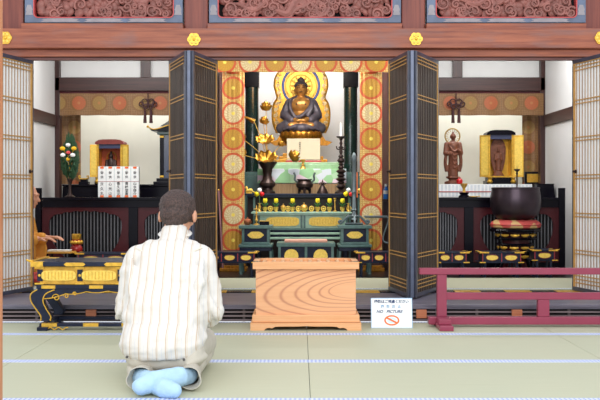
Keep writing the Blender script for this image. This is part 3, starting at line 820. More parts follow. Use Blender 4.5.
# ------------------------------------------------------------------ notice
INK = plain('navy_ink', (44, 66, 110), .7); LINK = plain('pale_blue_ink', (130, 168, 200), .7)
OINK = plain('orange_ink', (238, 112, 50), .6)
sg = T('notice_board', 'white no-picture notice leaning beside the offertory box', 'sign', (xx(392, 5.94), 5.95, .001))
til = -math.radians(9)
pnl = B().box(-.134, .134, -.004, .004, 0, .195, bev=.001).done('board', PAPER, sg); pnl.rotation_euler = (til, 0, 0)
B().box(-.137, .137, -.0042, .0042, -.001, .002).box(-.137, .137, -.0042, .0042, .193, .197).box(-.137, -.1335, -.0042, .0042, .002, .193).box(.1335, .137, -.0042, .0042, .002, .193).done('edge_strip', plain('pale_blue_edge', (150, 190, 226), .5), pnl)
textmesh('撮影はご遠慮ください', .0235, 'lettering', INK, pnl, (0, -.0045, .172), space=.95, bold=.0006)
textmesh('撮 影 禁 止', .021, 'lettering', LINK, pnl, (-.005, -.0045, .140), space=1.5, bold=.0006)
textmesh('NO   PICTURE', .027, 'lettering', INK, pnl, (-.016, -.0045, .107), shear=.3, bold=.0006)
c = B(); e1 = ellipse(0, .05, .050, .034, 36); e2 = ellipse(0, .05, .040, .025, 36)
c.plate([e1, e2], -.006, -.0042).plate([[(-.036, .062), (-.029, .071), (.036, .038), (.029, .029)]], -.0062, -.0042)
c.done('prohibition_mark', OINK, pnl)
B().plate([ellipse(0, .05, .030, .019, 24)], -.005, -.0042).done('camera_mark', plain('pale_cyan_print', (206, 228, 236), .7), pnl)
B().box(-.02, .02, -.003, .003, 0, .16, rot=(.42, 0, 0), piv=(0, 0, .17)).done('prop', PAPER, sg).location = (0, .045, .004)
# ------------------------------------------------------------------ name board with paper strips
nb = T('name_board', 'white board of five vertical name strips in front of the left gilt shrine', 'board', (xx(118.7, 9.0), 9.0, .8455))
B().box(-.205, .205, -.012, .03, 0, .31, bev=.002).done('board', plain('pale_board', (206, 214, 216), .7), nb)
cols = ['海久丸', '三河心光', '春秋会友', '青山英喜', '上杉啓介']
cols = ['海久丸', '心光山', '春久会元', '青峰堂喜', '山水啓介']
for i in range(5):
    x = -.205 + .041 + i * .082
    st = B().box(x - .037, x + .037, -.0145, -.0125, .006, .304).done('name_strip', PAPER, nb)
    B().box(x - .018, x + .018, -.0165, -.0146, .002, .022).box(x - .018, x + .018, -.0165, -.0146, .288, .308).done('orange_tab', OINK, st)
    blk = plain('black_ink', (36, 36, 40), .7)
    for k, ch in enumerate('御供'): textmesh(ch, .03, 'brush_character', blk, st, (x, -.0148, .244 - k * .042), bold=.0005)
    n = len(cols[i]); sp_ = .14 / n
    for k, ch in enumerate(cols[i]): textmesh(ch, min(.036, sp_), 'brush_character', blk, st, (x, -.0148, .152 - sp_ * (k + .5)+.002), bold=.0005)
B().box(-.205, .205, -.0165, -.0146, .157, .161).done('red_line', RPAINT, nb)
# ================================================================== CENTRE ALTAR
# front desk
JP = plain('pink_cloth_top', (206, 150, 130), .7)
def lacquer_box(t, w, y0, y1, z0, z1, mat, name='case', bev=.003): return B().box(-w / 2, w / 2, y0, y1, z0, z1, bev=bev).done(name, mat, t)
D = 8.3
t = T('sutra_desk', 'dark green lacquered desk with pink cloth behind the offertory box', 'desk', (xx(306, D), D, ZI))
H = zz(243, D) - ZI; w_ = .54
lacquer_box(t, w_, 0, .34, H - .035, H, GREENLAC, 'top'); 
lacquer_box(t, w_ - .03, .015, .325, H - .16, H - .0355, BLUEBLACK)
for x in (-.135, 0.0, .135)[::2]:
    B().plate([[(x + a, H - .155 + b) for a, b in [(-.058, 0), (.058, 0), (.066, .03), (.06, .06), (.045, .082), (.025, .094), (0, .098), (-.025, .094), (-.045, .082), (-.06, .06), (-.066, .03)]]], .009, .0145).done('gilt_panel', GOLDL, t)
for x in (-.245, 0, .245): B().box(x - .012, x + .012, .007, .0145, H - .16, H - .036).done('stile', GREENLAC, t)
for sx in (-1, 1):
    for y in (.03, .31): B().box(sx * .25 - .015, sx * .25 + .015, y - .015, y + .015, 0, H - .1605, bev=.002).done('leg', BLUEBLACK, t)
B().box(-.2, .2, .08, .3, H + .0005, H + .022, bev=.004).done('pink_cloth', JP, t)
# side stands
def side_stand(px, label):
    D = 8.41
    t = T('side_stand', label, 'altar stand', (xx(px, D), D, ZI), 0, 'matching green side stands of the altar')
    H = zz(225.5, D) - ZI; u = D / F
    B().box(-17 * u, 17 * u, 0, .3, H - .03, H, bev=.004).done('top', GREENLAC, t)
    B().box(-12.5 * u, 12.5 * u, .03, .27, H - .155, H - .031, bev=.002).done('case', BLUEBLACK, t)
    fr = B()
    for s in (-1, 1): fr.box(s * 12.6 * u - .012, s * 12.6 * u + .012, .018, .28, H - .155, H - .0315, bev=.002)
    fr.done('corner_post', GREENLAC, t)
    B().plate([ellipse(0, H - .09, 7.8 * u, .033, 32, 6, .05)], .022, .0295).done('gilt_panel', GOLDL, t)
    B().box(-14 * u, 14 * u, .015, .285, H - .178, H - .156, bev=.004).box(-17 * u, 17 * u, .0, .3, H - .205, H - .1785, bev=.006).done('waist', GREENLAC, t)
    hb = H - .2055
    B().box(-16 * u, 16 * u, .01, .29, hb - .035, hb - .0005, bev=.003).done('apron', BLUEBLACK, t)
    for s in (-1, 1):
        for y in (.025, .275): B().tube(spline([(s * 15 * u, y, hb - .0355), (s * 15.4 * u, y, hb * .5), (s * 14.6 * u, y, 0)], 5), [.016] * 10 + [.02], 6).done('leg', GREENLAC, t)
    return H + ZI
HS = side_stand(255.5, 'green lacquered stand with a gilt panel at the left of the altar steps')
side_stand(355, 'green lacquered stand with a gilt panel under the tall pewter candlestick')
# main altar table
D = 9.15; u = D / F
t = T('main_altar', 'pale jade lacquered main altar table carrying the row of brass vessels', 'altar', (xx(304, D), D, ZI))
H = zz(212, D) - ZI
B().box(-53 * u, 48 * u, 0, .35, H - .018, H, bev=.004).box(-50 * u, 45 * u, .015, .35, H - .035, H - .0185, bev=.002).done('top', JADE, t)
B().box(-46 * u, 44 * u, .04, .34, H - .165, H - .0355, bev=.002).done('case', JADE, t)
for px in (-45, -2.5, 0.5, 43): B().box((px - 1) * u, (px + 1) * u, .028, .0395, H - .165, H - .036).done('stile', GREENLAC, t)
for px in (-21.5, 21.5):
    g = B().plate([[(px * u + a, H - .098 + b) for a, b in [(16.6 * u * math.copysign(abs(math.cos(q)) ** .35, math.cos(q)), .046 * math.copysign(abs(math.sin(q)) ** .6, math.sin(q)) * (1 + .05 * math.cos(q * 12))) for q in [2 * PI * (i + .5) / 40 for i in range(40)]]]], .03, .0395).done('gilt_panel', GOLDL, t)
    r = B()
    for k in range(11): r.box(px * u - .14 + k * .028 - .002, px * u - .14 + k * .028 + .002, .0275, .0298, H - .125, H - .07)
    r.done('reed_lines', GOLD, g)
z = H - .166
for (a, dz, mt) in ((50, .02, GREENLAC), (46, .022, BLUEBLACK), (52, .022, JADE), (47, .025, BLUEBLACK), (53, .024, JADE)):
    B().box(-a * u, (a - 5) * u, .04 - (a - 46) * .004, .35, z - dz, z - .0005, bev=.003).done('moulding', mt, t); z -= dz
for px in (-46, -24, 20, 42): B().box((px - 1.4) * u, (px + 1.4) * u, .05, .08, 0, z - .0005).box((px - 1.4) * u, (px + 1.4) * u, .3, .33, 0, z - .0005).done('leg', BLUEBLACK, t)
HM = H + ZI
# tiered steps behind
D = 9.54; u = D / F; XC = xx(304, D)
st = T('altar_steps', 'dark blue shelf and green cloth covered steps rising behind the brass vessels', 'altar steps', (XC, D, ZI))
H = zz(193.5, D) - ZI
B().box(-61 * u, 58 * u, 0, .32, H - .02, H, bev=.003).box(-57 * u, 54 * u, .02, .32, H - .042, H - .0205, bev=.002).done('shelf', BLUEBLACK, st)
B().box(-57 * u, 54 * u, .1, .32, 0, H - .0425).done('carcass', plain('brown_black_board', (46, 34, 32), .6), st)
for px in (-59, -50, 46, 55): B().box((px - 1) * u, (px + 1) * u, .03, .06, 0, H - .0425).done('post', GREENLAC, st)
SH = H + ZI
WICK = wood('tan_wood_box', (128, 100, 68), (168, 138, 100), 'Z', 2, .6)
B().box(-44 * u, 43 * u, .325, .75, 0, zz(183.5, D) - ZI).done('back_step', WICK, st)
# cloth covered step
mC, N, L, P = nt('green_floral_brocade')
tc = N.new('ShaderNodeTexCoord'); n = N.new('ShaderNodeTexVoronoi'); n.inputs['Scale'].default_value = 9; L.new(tc.outputs['Object'], n.inputs['Vector'])
r = N.new('ShaderNodeValToRGB'); L.new(n.outputs['Color'], r.inputs['Fac']); r.color_ramp.interpolation = 'CONSTANT'
els = r.color_ramp.elements; els[0].color = srgb(150, 200, 150); els[1].position = .38; els[1].color = srgb(206, 216, 226)
for p_, c_ in ((.5, (176, 210, 176)), (.64, (226, 206, 220)), (.8, (160, 192, 206))):
    e = els.new(p_); e.color = srgb(*c_)
L.new(r.outputs['Color'], P.inputs['Base Color']); P.inputs['Roughness'].default_value = .6
z0 = zz(183, D) - ZI
B().box(-48 * u, 44 * u, .33, .78, z0 + .002, z0 + .16, bev=.006).done('cloth_step', mC, st)
B().box(-38 * u, 38 * u, .42, 1.2, z0 + .1605, z0 + .215, bev=.004).box(-37 * u, 37 * u, .46, 1.2, z0 + .2155, z0 + .235, bev=.004).done('jade_step', plain('bright_jade_lacquer', (140, 180, 136), .4, coat=.3), st)
STOP = z0 + .235 + ZI
# black pillars with stands
for px, lb in ((252, 'left'), (350.5, 'right')):
    D = 10.45; u = D / F
    t = T('altar_pillar', 'round dark green-black lacquered pillar %s of the seated statue' % lb, 'pillar', (xx(px, D), D, ZI), 0, 'dark pillars either side of the statue')
    B().lathe([(.078, zz(172, D) - ZI), (.078, 1.979)], seg=32).done('shaft', plain('green_black_lacquer', (24, 48, 44), .15, 0, coat=.8, var=.3), t, True)
    B().box(-.085, .085, -.085, .085, 1.98, 2.488, bev=.004).done('capital', BLACK, t)
    B().box(-.11, .11, -.11, .11, 0, zz(176, D) - ZI, bev=.005).box(-.095, .095, -.095, .095, zz(175.9, D) - ZI, zz(172.1, D) - ZI, bev=.004).done('plinth', GREENLAC, t)
# statue base
D = 10.31; XB = xx(301, D); u = D / F
zl0 = zz(136, D); zb = STOP
t = T('lotus_throne', 'gilt tiered lotus throne beneath the seated statue', 'pedestal', (XB, D, zb))
hh = zl0 - zb
B().box(-26 * u, 26 * u, -.19, .19, 0, .035, bev=.004).box(-22 * u, 22 * u, -.185, .185, .0355, .07, bev=.004).box(-18 * u, 18 * u, -.18, .18, .0705, .105, bev=.004).done('stepped_base', OLDGOLD, t)
B().lathe([(.13, .106), (.16, .13), (.11, .16), (.10, hh - .09), (.17, hh - .05)], seg=24, flute=.06, nf=8).done('stem', OLDGOLD, t, True)
p = B()
for ring, (r_, z_, n_, tl) in enumerate(((.17, hh - .055, 14, .9), (.20, hh - .02, 16, .5), (.215, hh + .01, 18, .15))):
    for i in range(n_):
        a = 2 * PI * (i + ring * .5) / n_
        p.ball((r_ * math.cos(a) * 1.05, r_ * math.sin(a) * .85, z_), (.05, .018, .042), 10, rot=(0, 0, a + PI / 2))
p.done('petals', OLDGOLD, t, True)
B().lathe([(.02, hh - .06), (.21, hh - .04), (.225, hh + .02), (.02, hh + .03)], seg=32, sy=.85).done('seed_head', OLDGOLD, t, True)
B().plate([[(-.3, 0), (.3, 0), (.36, .04), (.28, .06), (.24, .12), (.17, .10), (-.17, .10), (-.24, .12), (-.28, .06), (-.36, .04)]], -.02, .02, Matrix.Translation((0, .0, hh - .11))).done('carved_wings', OLDGOLD, t)
ZB = zl0 + .03
# mandorla
t = T('mandorla', 'gilt double-ring mandorla with blue bands behind the seated statue', 'mandorla', (XB, D + .27, ZB - .03))
def z_(y): return zz(y, D + .27) - (ZB - .03)
uu = (D + .27) / F
outer = []
top = z_(69)
prof = [(24, 133), (27.5, 124), (28.5, 116), (28, 108), (26, 102), (23.5, 98), (25, 92), (26.5, 86), (25.5, 78), (21, 70), (14, 63), (7, 59), (0, 57)]
pr = spline([(a * uu, 0, z_(b)) for a, b in prof], 5)
outer = [(p.x, p.z) for p in pr] + [(-p.x, p.z) for p in pr[::-1][1:]]
MGOLD = plain('deep_gilt', (204, 152, 56), .36, .6, var=.25, scale=30)
B().plate([outer], -.01, .02).done('plate', MGOLD, t)
B().tube([(x, -.012, z) for x, z in outer], .012, 8).done('rim', MGOLD, t, True)
BLUEP = plain('bright_blue_enamel', (20, 84, 190), .4)
hz = z_(86)
b = B()
for s in (-1, 1):
    b.tube([(s * 18 * uu * math.cos(a), -.016, hz + 19 * uu * math.sin(a)) for a in [math.radians(d) for d in range(-52, 66, 6)]], .015, 6, flat=.5)
    b.tube([(s * 21.5 * uu * math.cos(a) - s * 1.5 * uu, -.016, z_(120) + 24 * uu * math.sin(a)) for a in [math.radians(d) for d in range(4, 66, 6)]], .015, 6, flat=.5)
b.done('blue_band', BLUEP, t)
b = B()
for r_ in (15.5, 11): b.tube([(r_ * uu * math.cos(2 * PI * i / 40), -.016, hz + r_ * uu * math.sin(2 * PI * i / 40)) for i in range(41)], .007, 6)
b.done('halo_ring', GOLDL, t)
b = B(); rnd = random.Random(5)
for s in (-1, 1):
    for k, (a, c) in enumerate(((22, 72), (23.3, 79), (23, 86), (22, 93), (21.5, 99), (23.5, 104), (25, 110), (25.5, 116), (24.5, 123), (21, 66))):
        b.tube([(s * a * uu + R * math.cos(i * .9), -.018, z_(c) + R * math.sin(i * .9)) for i, R in enumerate([.026 * (1 - i / 14) for i in range(13)])], .006, 6)
        b.ball((s * a * uu + .01, -.014, z_(c + 3.2)), .012, 8)
b.tube([(0, -.016, z_(131)), (0, -.016, z_(120))], .006, 6)
B().box(-.06, .06, -.012, .03, STOP - ZB + .031, z_(128)).done('support', OLDGOLD, t)
b.done('openwork_scroll', plain('pale_gold_relief', (214, 196, 160), .4, .3, var=.4, scale=60), t, True)
b = B()
for i in range(12):
    a = 2 * PI * i / 12; b.ball((8 * uu * math.cos(a), -.012, hz + 8 * uu * math.sin(a)), (.03, .006, .012), 10, rot=(0, -a, 0))
b.done('lotus_halo', GOLDL, t, True)
# ------------------------------------------------------------------ the seated statue
SKING = plain('gilded_brown_bronze', (196, 140, 74), .38, .4, var=.4, scale=14)
ROBE = plain('dark_grey_bronze_robe', (92, 86, 96), .5, .3, var=.25, scale=14)
bu = T('seated_buddha_statue', 'seated bronze statue with grey robe and hands in its lap on the lotus throne', 'statue', (XB, D, ZB)); bu.scale = (1, 1, 1.07)
def bbody(b):
    b.ball((0, .0, .085), (.20, .13, .07)); b.ball((0, .02, .22), (.105, .085, .14))
    b.ball((0, -.01, .305), (.13, .088, .085)); capsule(b, (0, .01, .36), (0, .005, .44), .044, .042)
    b.ball((0, -.005, .470), (.066, .070, .078))
    for s in (-1, 1):
        capsule(b, (s * .140, .015, .315), (s * .17, 0, .20), .045, .036); capsule(b, (s * .17, 0, .20), (s * .05, -.11, .135), .034, .024)
        b.ball((s * .028, -.125, .128), (.045, .026, .018)); b.ball((s * .068, .005, .455), (.010, .014, .036)); 
        capsule(b, (s * .10, -.06, .075), (-s * .12, -.10, .075), .055, .035)
        for k in range(4): capsule(b, (s * .02 + s * k * .0, -.128 - .008 * k + .01, .128 + .004 * k), (-s * .03, -.135 - .006 * k + .01, .126 + .004 * k), .008, .006, 8)
    b.ball((0, -.074, .466), (.010, .013, .019)); b.ball((0, -.064, .438), (.022, .012, .007))
    for s in (-1, 1): b.ball((s * .025, -.066, .480), (.014, .008, .005))
blob('body', bbody, SKING, bu, .0055, 1)
fe = B()
for s in (-1, 1): fe.tube(spline([(s * .012, -.077, .478), (s * .026, -.077, .482), (s * .044, -.066, .480)], 4), .0042, 6).tube(spline([(s * .010, -.078, .496), (s * .028, -.076, .503), (s * .05, -.062, .497)], 4), .0035, 6)
fe.tube([(-.018, -.072, .437), (0, -.078, .4385), (.018, -.072, .437)], .004, 6).ball((-.05, -.088, .305), (.012, .006, .010), 8).ball((.05, -.088, .305), (.012, .006, .010), 8)
fe.done('face_lines', plain('dark_brown_patina', (58, 36, 28), .6), bu, True)
def brobe(b):
    b.ball((0, .045, .22), (.13, .08, .17)); 
    for s in (-1, 1):
        capsule(b, (s * .135, .025, .32), (s * .185, .005, .20), .055, .058); capsule(b, (s * .185, 0, .20), (s * .11, -.075, .135), .058, .04)
        capsule(b, (s * .16, -.02, .065), (s * .225, -.01, .055), .085, .06); capsule(b, (s * .23, -.01, .055), (-s * .02, -.12, .05), .058, .05)
        capsule(b, (s * .10, .03, .345), (s * .04, .05, .38), .045, .038)
        b.tube(spline([(s * .075, .03, .385), (s * .12, -.045, .33), (s * .12, -.085, .25), (s * .07, -.1, .17)], 6), .022, 8)
    b.tube(spline([(.12, -.04, .33), (.085, -.085, .25), (0, -.11, .175), (-.08, -.09, .16)], 6), .024, 8)
    b.ball((0, -.02, .06), (.24, .14, .055))
    rnd = random.Random(2)
    for k in range(7):
        a = -1 + k / 3
        b.tube(spline([(a * .2, -.1 - .05 * (1 - abs(a)), .03), (a * .12, -.13 - .03 * (1 - abs(a)), .06), (a * .03, -.13, .09)], 5), .012, 6)
        b.tube(spline([(.15 * (1 if k % 2 else -1), -.035, .34 - k * .02), (.19 * (1 if k % 2 else -1), -.045, .25 - k * .016), (.14 * (1 if k % 2 else -1), -.075, .17)], 5), .008, 6)
blob('robe', brobe, ROBE, bu, .0075, 2)
def bhair(b):
    b.ball((0, .014, .502), (.073, .073, .064)); b.ball((0, .01, .568), (.042, .042, .034))
    for i in range(90):
        ph = i * 2.39996; zc = 1 - (i + .5) / 90 * 1.05; r_ = math.sqrt(max(0, 1 - zc * zc)); p = (.071 * r_ * math.cos(ph), .014 + .072 * r_ * math.sin(ph), .50 + .062 * zc)
        if p[1] < -.03 and p[2] < .518: continue
        b.ball(p, .009, 6)
o = B(); bhair(o); o.done('curled_hair', plain('dark_grey_bronze_hair', (74, 68, 72), .6, .2), bu, True)
# ------------------------------------------------------------------ reading board on red stand
D = 10.14; u = D / F; c = W(303.5, 169.5, D); c.z = STOP - .034 * 0
t = T('sutra_board', 'cream paper sheet on a red lacquered stand before the seated statue', 'paper stand', (c.x, D - .1, STOP + .0005))
base = STOP
def zr(y): return zz(y, D - .1) - base
B().box(-16.5 * u, 16.5 * u, -.003, .02, zr(160), zr(138.5), bev=.003, rot=(-.12, 0, 0)).done('paper', plain('cream_paper_sheet', (206, 196, 172), .8, var=.02), t)
B().box(-17.5 * u, 17.5 * u, -.02, .05, zr(163.5), zr(160.5), bev=.003).done('ledge', RED, t)
for s in (-1, 1): B().box(s * 11.5 * u - .012, s * 11.5 * u + .012, 0, .03, .0, zr(163.6), bev=.002).done('leg', RED, t)
B().box(-14 * u, 14 * u, .006, .02, .03, .045, bev=.002).done('cross_bar', RED, t)
for k, (x, n_, h_) in enumerate(((2, 4, .018), (-1.5, 5, .012), (5.5, 5, .012), (8.5, 4, .012))):
    B().box(0, .001, 0, .001, 0, .001).done('x', RED, t) if False else None
for k, ch in enumerate('南無阿弥陀仏'): textmesh(ch, .021, 'brush_character', plain('black_ink', (36, 36, 40), .7), t, (-.005 - .035, -.032 + .0, zr(143) - k * .022), rot=(PI / 2 - .12, 0, 0))
for o in [q for q in S.collection.objects if q.parent == t and q.name.startswith('brush')]:
    zc = o.location.z; o.location.y = -.006 + (zc - (zr(160) + zr(138.5)) / 2) * .1205 - .0
# ------------------------------------------------------------------ small altar vessels
def vessel(name, prof, px, y, d, label, cat, mat, group=None, seg=20, extra=None, zbase=None, flute=0, nf=0, scale=1):
    c = W(px, y, d)
    if zbase is not None: c.z = zbase
    t = T(name, label, cat, c, 0, group)
    B().lathe([(r * scale, z * scale) for r, z in prof], seg=seg, flute=flute, nf=nf).done('body', mat, t, True)
    if extra: extra(t)
    return t
DM = 9.25
def tulip(t):
    b = B(); h0 = .075
    for k in range(5):
        a = 2 * PI * k / 5; b.ball((.013 * math.cos(a), .013 * math.sin(a), .115), (.011, .011, .024), 8)
    b.tube([(0, 0, .085), (0, 0, .1)], .003, 6)
    b.done('yellow_bloom', plain('yellow_petal', (244, 224, 40), .5), t, True)
    l = B()
    for k in range(6):
        a = 2 * PI * k / 6 + .3; l.tube(spline([(0, 0, .04), (.02 * math.cos(a), .02 * math.sin(a), .075), (.038 * math.cos(a), .038 * math.sin(a), .08 + .012 * (k % 2))], 4), [.005] * 5 + [.006, .004, .002, .001], 5, flat=.4)
    l.done('leaves', plain('leaf_green', (54, 110, 52), .5), t)
for k, (px, lb) in enumerate(((265, 'leftmost of the altar row'), (276, 'second from the left of the altar row'), (292.5, 'just left of the round urn'), (317.5, 'just right of the round urn'), (329.5, 'second from the right of the altar row'), (342.5, 'rightmost of the altar row'))):
    vessel('flower_cup', [(.001, 0), (.018, 0), (.014, .01), (.022, .025), (.026, .048), (.02, .05), (.001, .046)], px, 212, DM, 'small brass cup with a yellow flower, %s' % lb, 'flower cup', BRASS, 'brass cups with yellow flowers', 16, tulip, HM)
def lid(t): B().lathe([(.038, .052), (.03, .066), (.012, .076), (.006, .078), (.009, .088), (.001, .094)], seg=20).done('lid', BRASS, t, True)
vessel('lidded_urn', [(.001, 0), (.024, 0), (.02, .008), (.036, .025), (.04, .042), (.038, .051), (.001, .051)], 304, 212, DM, 'round lidded brass urn at the centre of the jade altar', 'urn', BRASS, None, 24, lid, HM)
def lid2(t): B().lathe([(.026, .05), (.02, .062), (.005, .068), (.008, .078), (.001, .085)], seg=16).done('lid', BRASS, t, True)
vessel('lidded_jar', [(.001, 0), (.018, 0), (.014, .01), (.025, .03), (.026, .049), (.001, .049)], 283.2, 212, DM, 'small lidded brass jar between two yellow flowers on the jade altar', 'jar', BRASS, None, 16, lid2, HM)
def wheelset(t):
    b = B()
    for k in range(6):
        a = 2 * PI * k / 6; b.tube([(.0, -.004, .032), (.02 * math.cos(a), -.004, .032 + .02 * math.sin(a))], .003, 5)
    b.tube([(.024 * math.cos(2 * PI * i / 18), -.004, .032 + .024 * math.sin(2 * PI * i / 18)) for i in range(19)], .004, 6)
    b.done('wheel', GOLDL, t)
for px, lb in ((270.5, 'between the two leftmost yellow flowers'), (288, 'left of the centre urn behind the small jar'), (298.3, 'touching the left side of the round urn'), (311.5, 'touching the right side of the round urn'), (323.5, 'between the second pair of yellow flowers right of the urn'), (349, 'at the right end of the row')):
    vessel('wheel_ornament', [(.001, 0), (.014, 0), (.012, .006), (.004, .009), (.001, .01)], px, 212, DM + .06, 'small pierced brass wheel ornament %s' % lb, 'ornament', BRASS, 'pierced brass wheels', 12, wheelset, HM)
def stick(t):
    B().lathe([(.004, .016), (.008, .05), (.005, .075), (.004, .105), (.012, .11), (.008, .12), (.004, .125), (.016, .135), (.018, .14), (.001, .142)], seg=12).done('stem', BRASS, t, True)
vessel('brass_candlestick', [(.001, 0), (.022, 0), (.02, .006), (.006, .015), (.001, .016)], 335, 212, DM + .1, 'slender brass candlestick standing among the yellow flowers on the right of the jade altar', 'candlestick', BRASS, None, 16, stick, HM)
# vases with three coloured balls
def balls(t):
    B().tube([(0, 0, .085), (0, 0, .17)], .0035, 6).done('stem', plain('stem_green', (90, 130, 84), .5), t)
    for (x, z, nm, c) in ((0, .222, 'white_ball', (246, 248, 250)), (-.028, .182, 'yellow_ball', (246, 220, 20)), (.026, .182, 'red_ball', (214, 22, 34))):
        B().ball((x, -.01, z), .025, 16).done(nm, plain(nm, c, .4, var=.02), t, True)
for px, lb in ((259.5, 'left'), (348.5, 'right')):
    vessel('ball_flower_vase', [(.001, 0), (.022, 0), (.02, .008), (.010, .02), (.018, .045), (.012, .065), (.009, .075), (.022, .088), (.018, .089), (.001, .08)], px, 212, DM + .05, 'brass vase holding white, yellow and red balls at the %s end of the altar' % lb, 'vase', BRASS, 'brass vases of coloured balls', 16, balls, HM)
# items on the left and right side stands
def cand(t): B().lathe([(.006, .016), (.006, .03), (.016, .045), (.008, .06), (.006, .1), (.013, .11), (.007, .12), (.009, .14), (.028, .15), (.026, .154), (.006, .156), (.004, .18), (.001, .19)], seg=16).done('stem', BRASS, t, True)
vessel('brass_candlestick', [(.001, 0), (.03, 0), (.028, .006), (.01, .015), (.001, .016)], 256.5, 225, 8.56, 'short brass candlestick on the green stand left of the altar', 'candlestick', BRASS, None, 16, cand, HS)
def clid(t): 
    B().lathe([(.034, .045), (.026, .058), (.008, .062), (.006, .07), (.001, .074)], seg=16).done('lid', plain('copper', (150, 88, 58), .35, .7), t, True)
vessel('copper_censer', [(.001, 0), (.02, 0), (.024, .006), (.034, .02), (.036, .036), (.032, .044), (.001, .043)], 247.5, 225, 8.5, 'small lidded copper censer on the green stand left of the altar', 'censer', plain('copper', (150, 88, 58), .35, .7), None, 20, clid, HS)
t = T('black_box', 'small open black box with gilt edges beside the short brass candlestick', 'box', (xx(264.5, 8.52), 8.52, HS))
B().box(-.045, .045, -.03, .03, 0, .035, bev=.002).done('body', BLACK, t); B().box(-.047, .047, -.032, .032, .0352, .042, bev=.002).done('rim', BRASS, t)
# tall metal candlestick with scrolled tripod on the right stand
STEEL = plain('grey_pewter', (104, 116, 120), .35, .6, var=.15)
t = T('tall_candlestick', 'tall grey pewter candlestick on scrolled feet on the right green stand', 'candlestick', (xx(354, 8.54), 8.54, HS))
u = 8.54 / F
for s in (-1, 1):
    B().tube(spline([(s * 1 * u, 0, .075), (s * 5 * u, 0, .085), (s * 9 * u, 0, .055), (s * 12 * u, 0, .022), (s * 13.5 * u, 0, .014), (s * 15 * u, 0, .03), (s * 13.5 * u, 0, .042), (s * 12.5 * u, 0, .034)], 5), .011, 8).done('scroll_foot', STEEL, t, True)
B().tube(spline([(0, -.01, .08), (0, -.07, .07), (0, -.11, .014)], 5), .011, 8).tube([(-9 * u, 0, .012), (9 * u, 0, .012)], .012, 8).done('front_foot', STEEL, t, True)
B().lathe([(.001, .05), (.03, .052), (.02, .07), (.035, .085), (.022, .1), (.018, .13), (.03, .145), (.02, .16), (.02, .3), (.028, .31), (.022, .33), (.022, .60), (.03, .62), (.02, .66), (.012, .68), (.001, .69)], seg=16).done('shaft', STEEL, t, True)
B().box(.024, .034, -.01, .01, .26, .50).done('orange_strip', OINK, t)
t = T('tube_stand', 'bent pewter tube stand reaching out right of the tall candlestick', 'stand', (xx(378, 8.6), 8.6, ZI))
pts = [(365, 217), (386, 217.5), (388, 221), (383, 236), (384, 242), (392, 243)]
for k, dy in enumerate((-.03, .03)):
    B().tube(spline([(xx(a, 8.6) - xx(378, 8.6) + (0 if not k else .006), dy, zz(b, 8.6) - ZI) for a, b in pts], 5), .008, 8).done('bent_tube', STEEL, t, True)
B().box(xx(364, 8.6) - xx(378, 8.6), xx(387, 8.6) - xx(378, 8.6), -.04, .04, zz(217, 8.6) - ZI, zz(215.6, 8.6) - ZI, bev=.002).done('tray', STEEL, t)
B().tube([(xx(392, 8.6) - xx(378, 8.6), 0, zz(243, 8.6) - ZI), (xx(392, 8.6) - xx(378, 8.6), 0, 0)], .01, 8).done('leg', STEEL, t)
# water bottle
c = W(386, 199, 8.95)
t = T('blue_bottle', 'blue labelled bottle with a white cap beside the right wrapped pillar', 'bottle', (c.x, 8.95, c.z))
B().lathe([(.001, 0), (.026, 0), (.027, .01), (.027, .09), (.012, .115), (.012, .125), (.001, .125)], seg=20).done('body', plain('blue_plastic', (40, 120, 210), .3), t, True)
B().lathe([(.0275, .05), (.0275, .085)], seg=20).done('label_band', PAPER, t); B().lathe([(.001, .1255), (.014, .1255), (.014, .15), (.001, .15)], seg=16).done('cap', PAPER, t)
tt = T('bottle_shelf', 'dark wooden side shelf carrying the blue bottle', 'shelf', (c.x - .0, 8.97, ZI))
B().box(-.05, .05, -.07, .07, c.z - ZI - .02, c.z - ZI - .0005, bev=.002).done('board', DARKW, tt); B().box(-.03, .03, -.03, .05, 0, c.z - ZI - .021).done('post', DARKWV, tt)
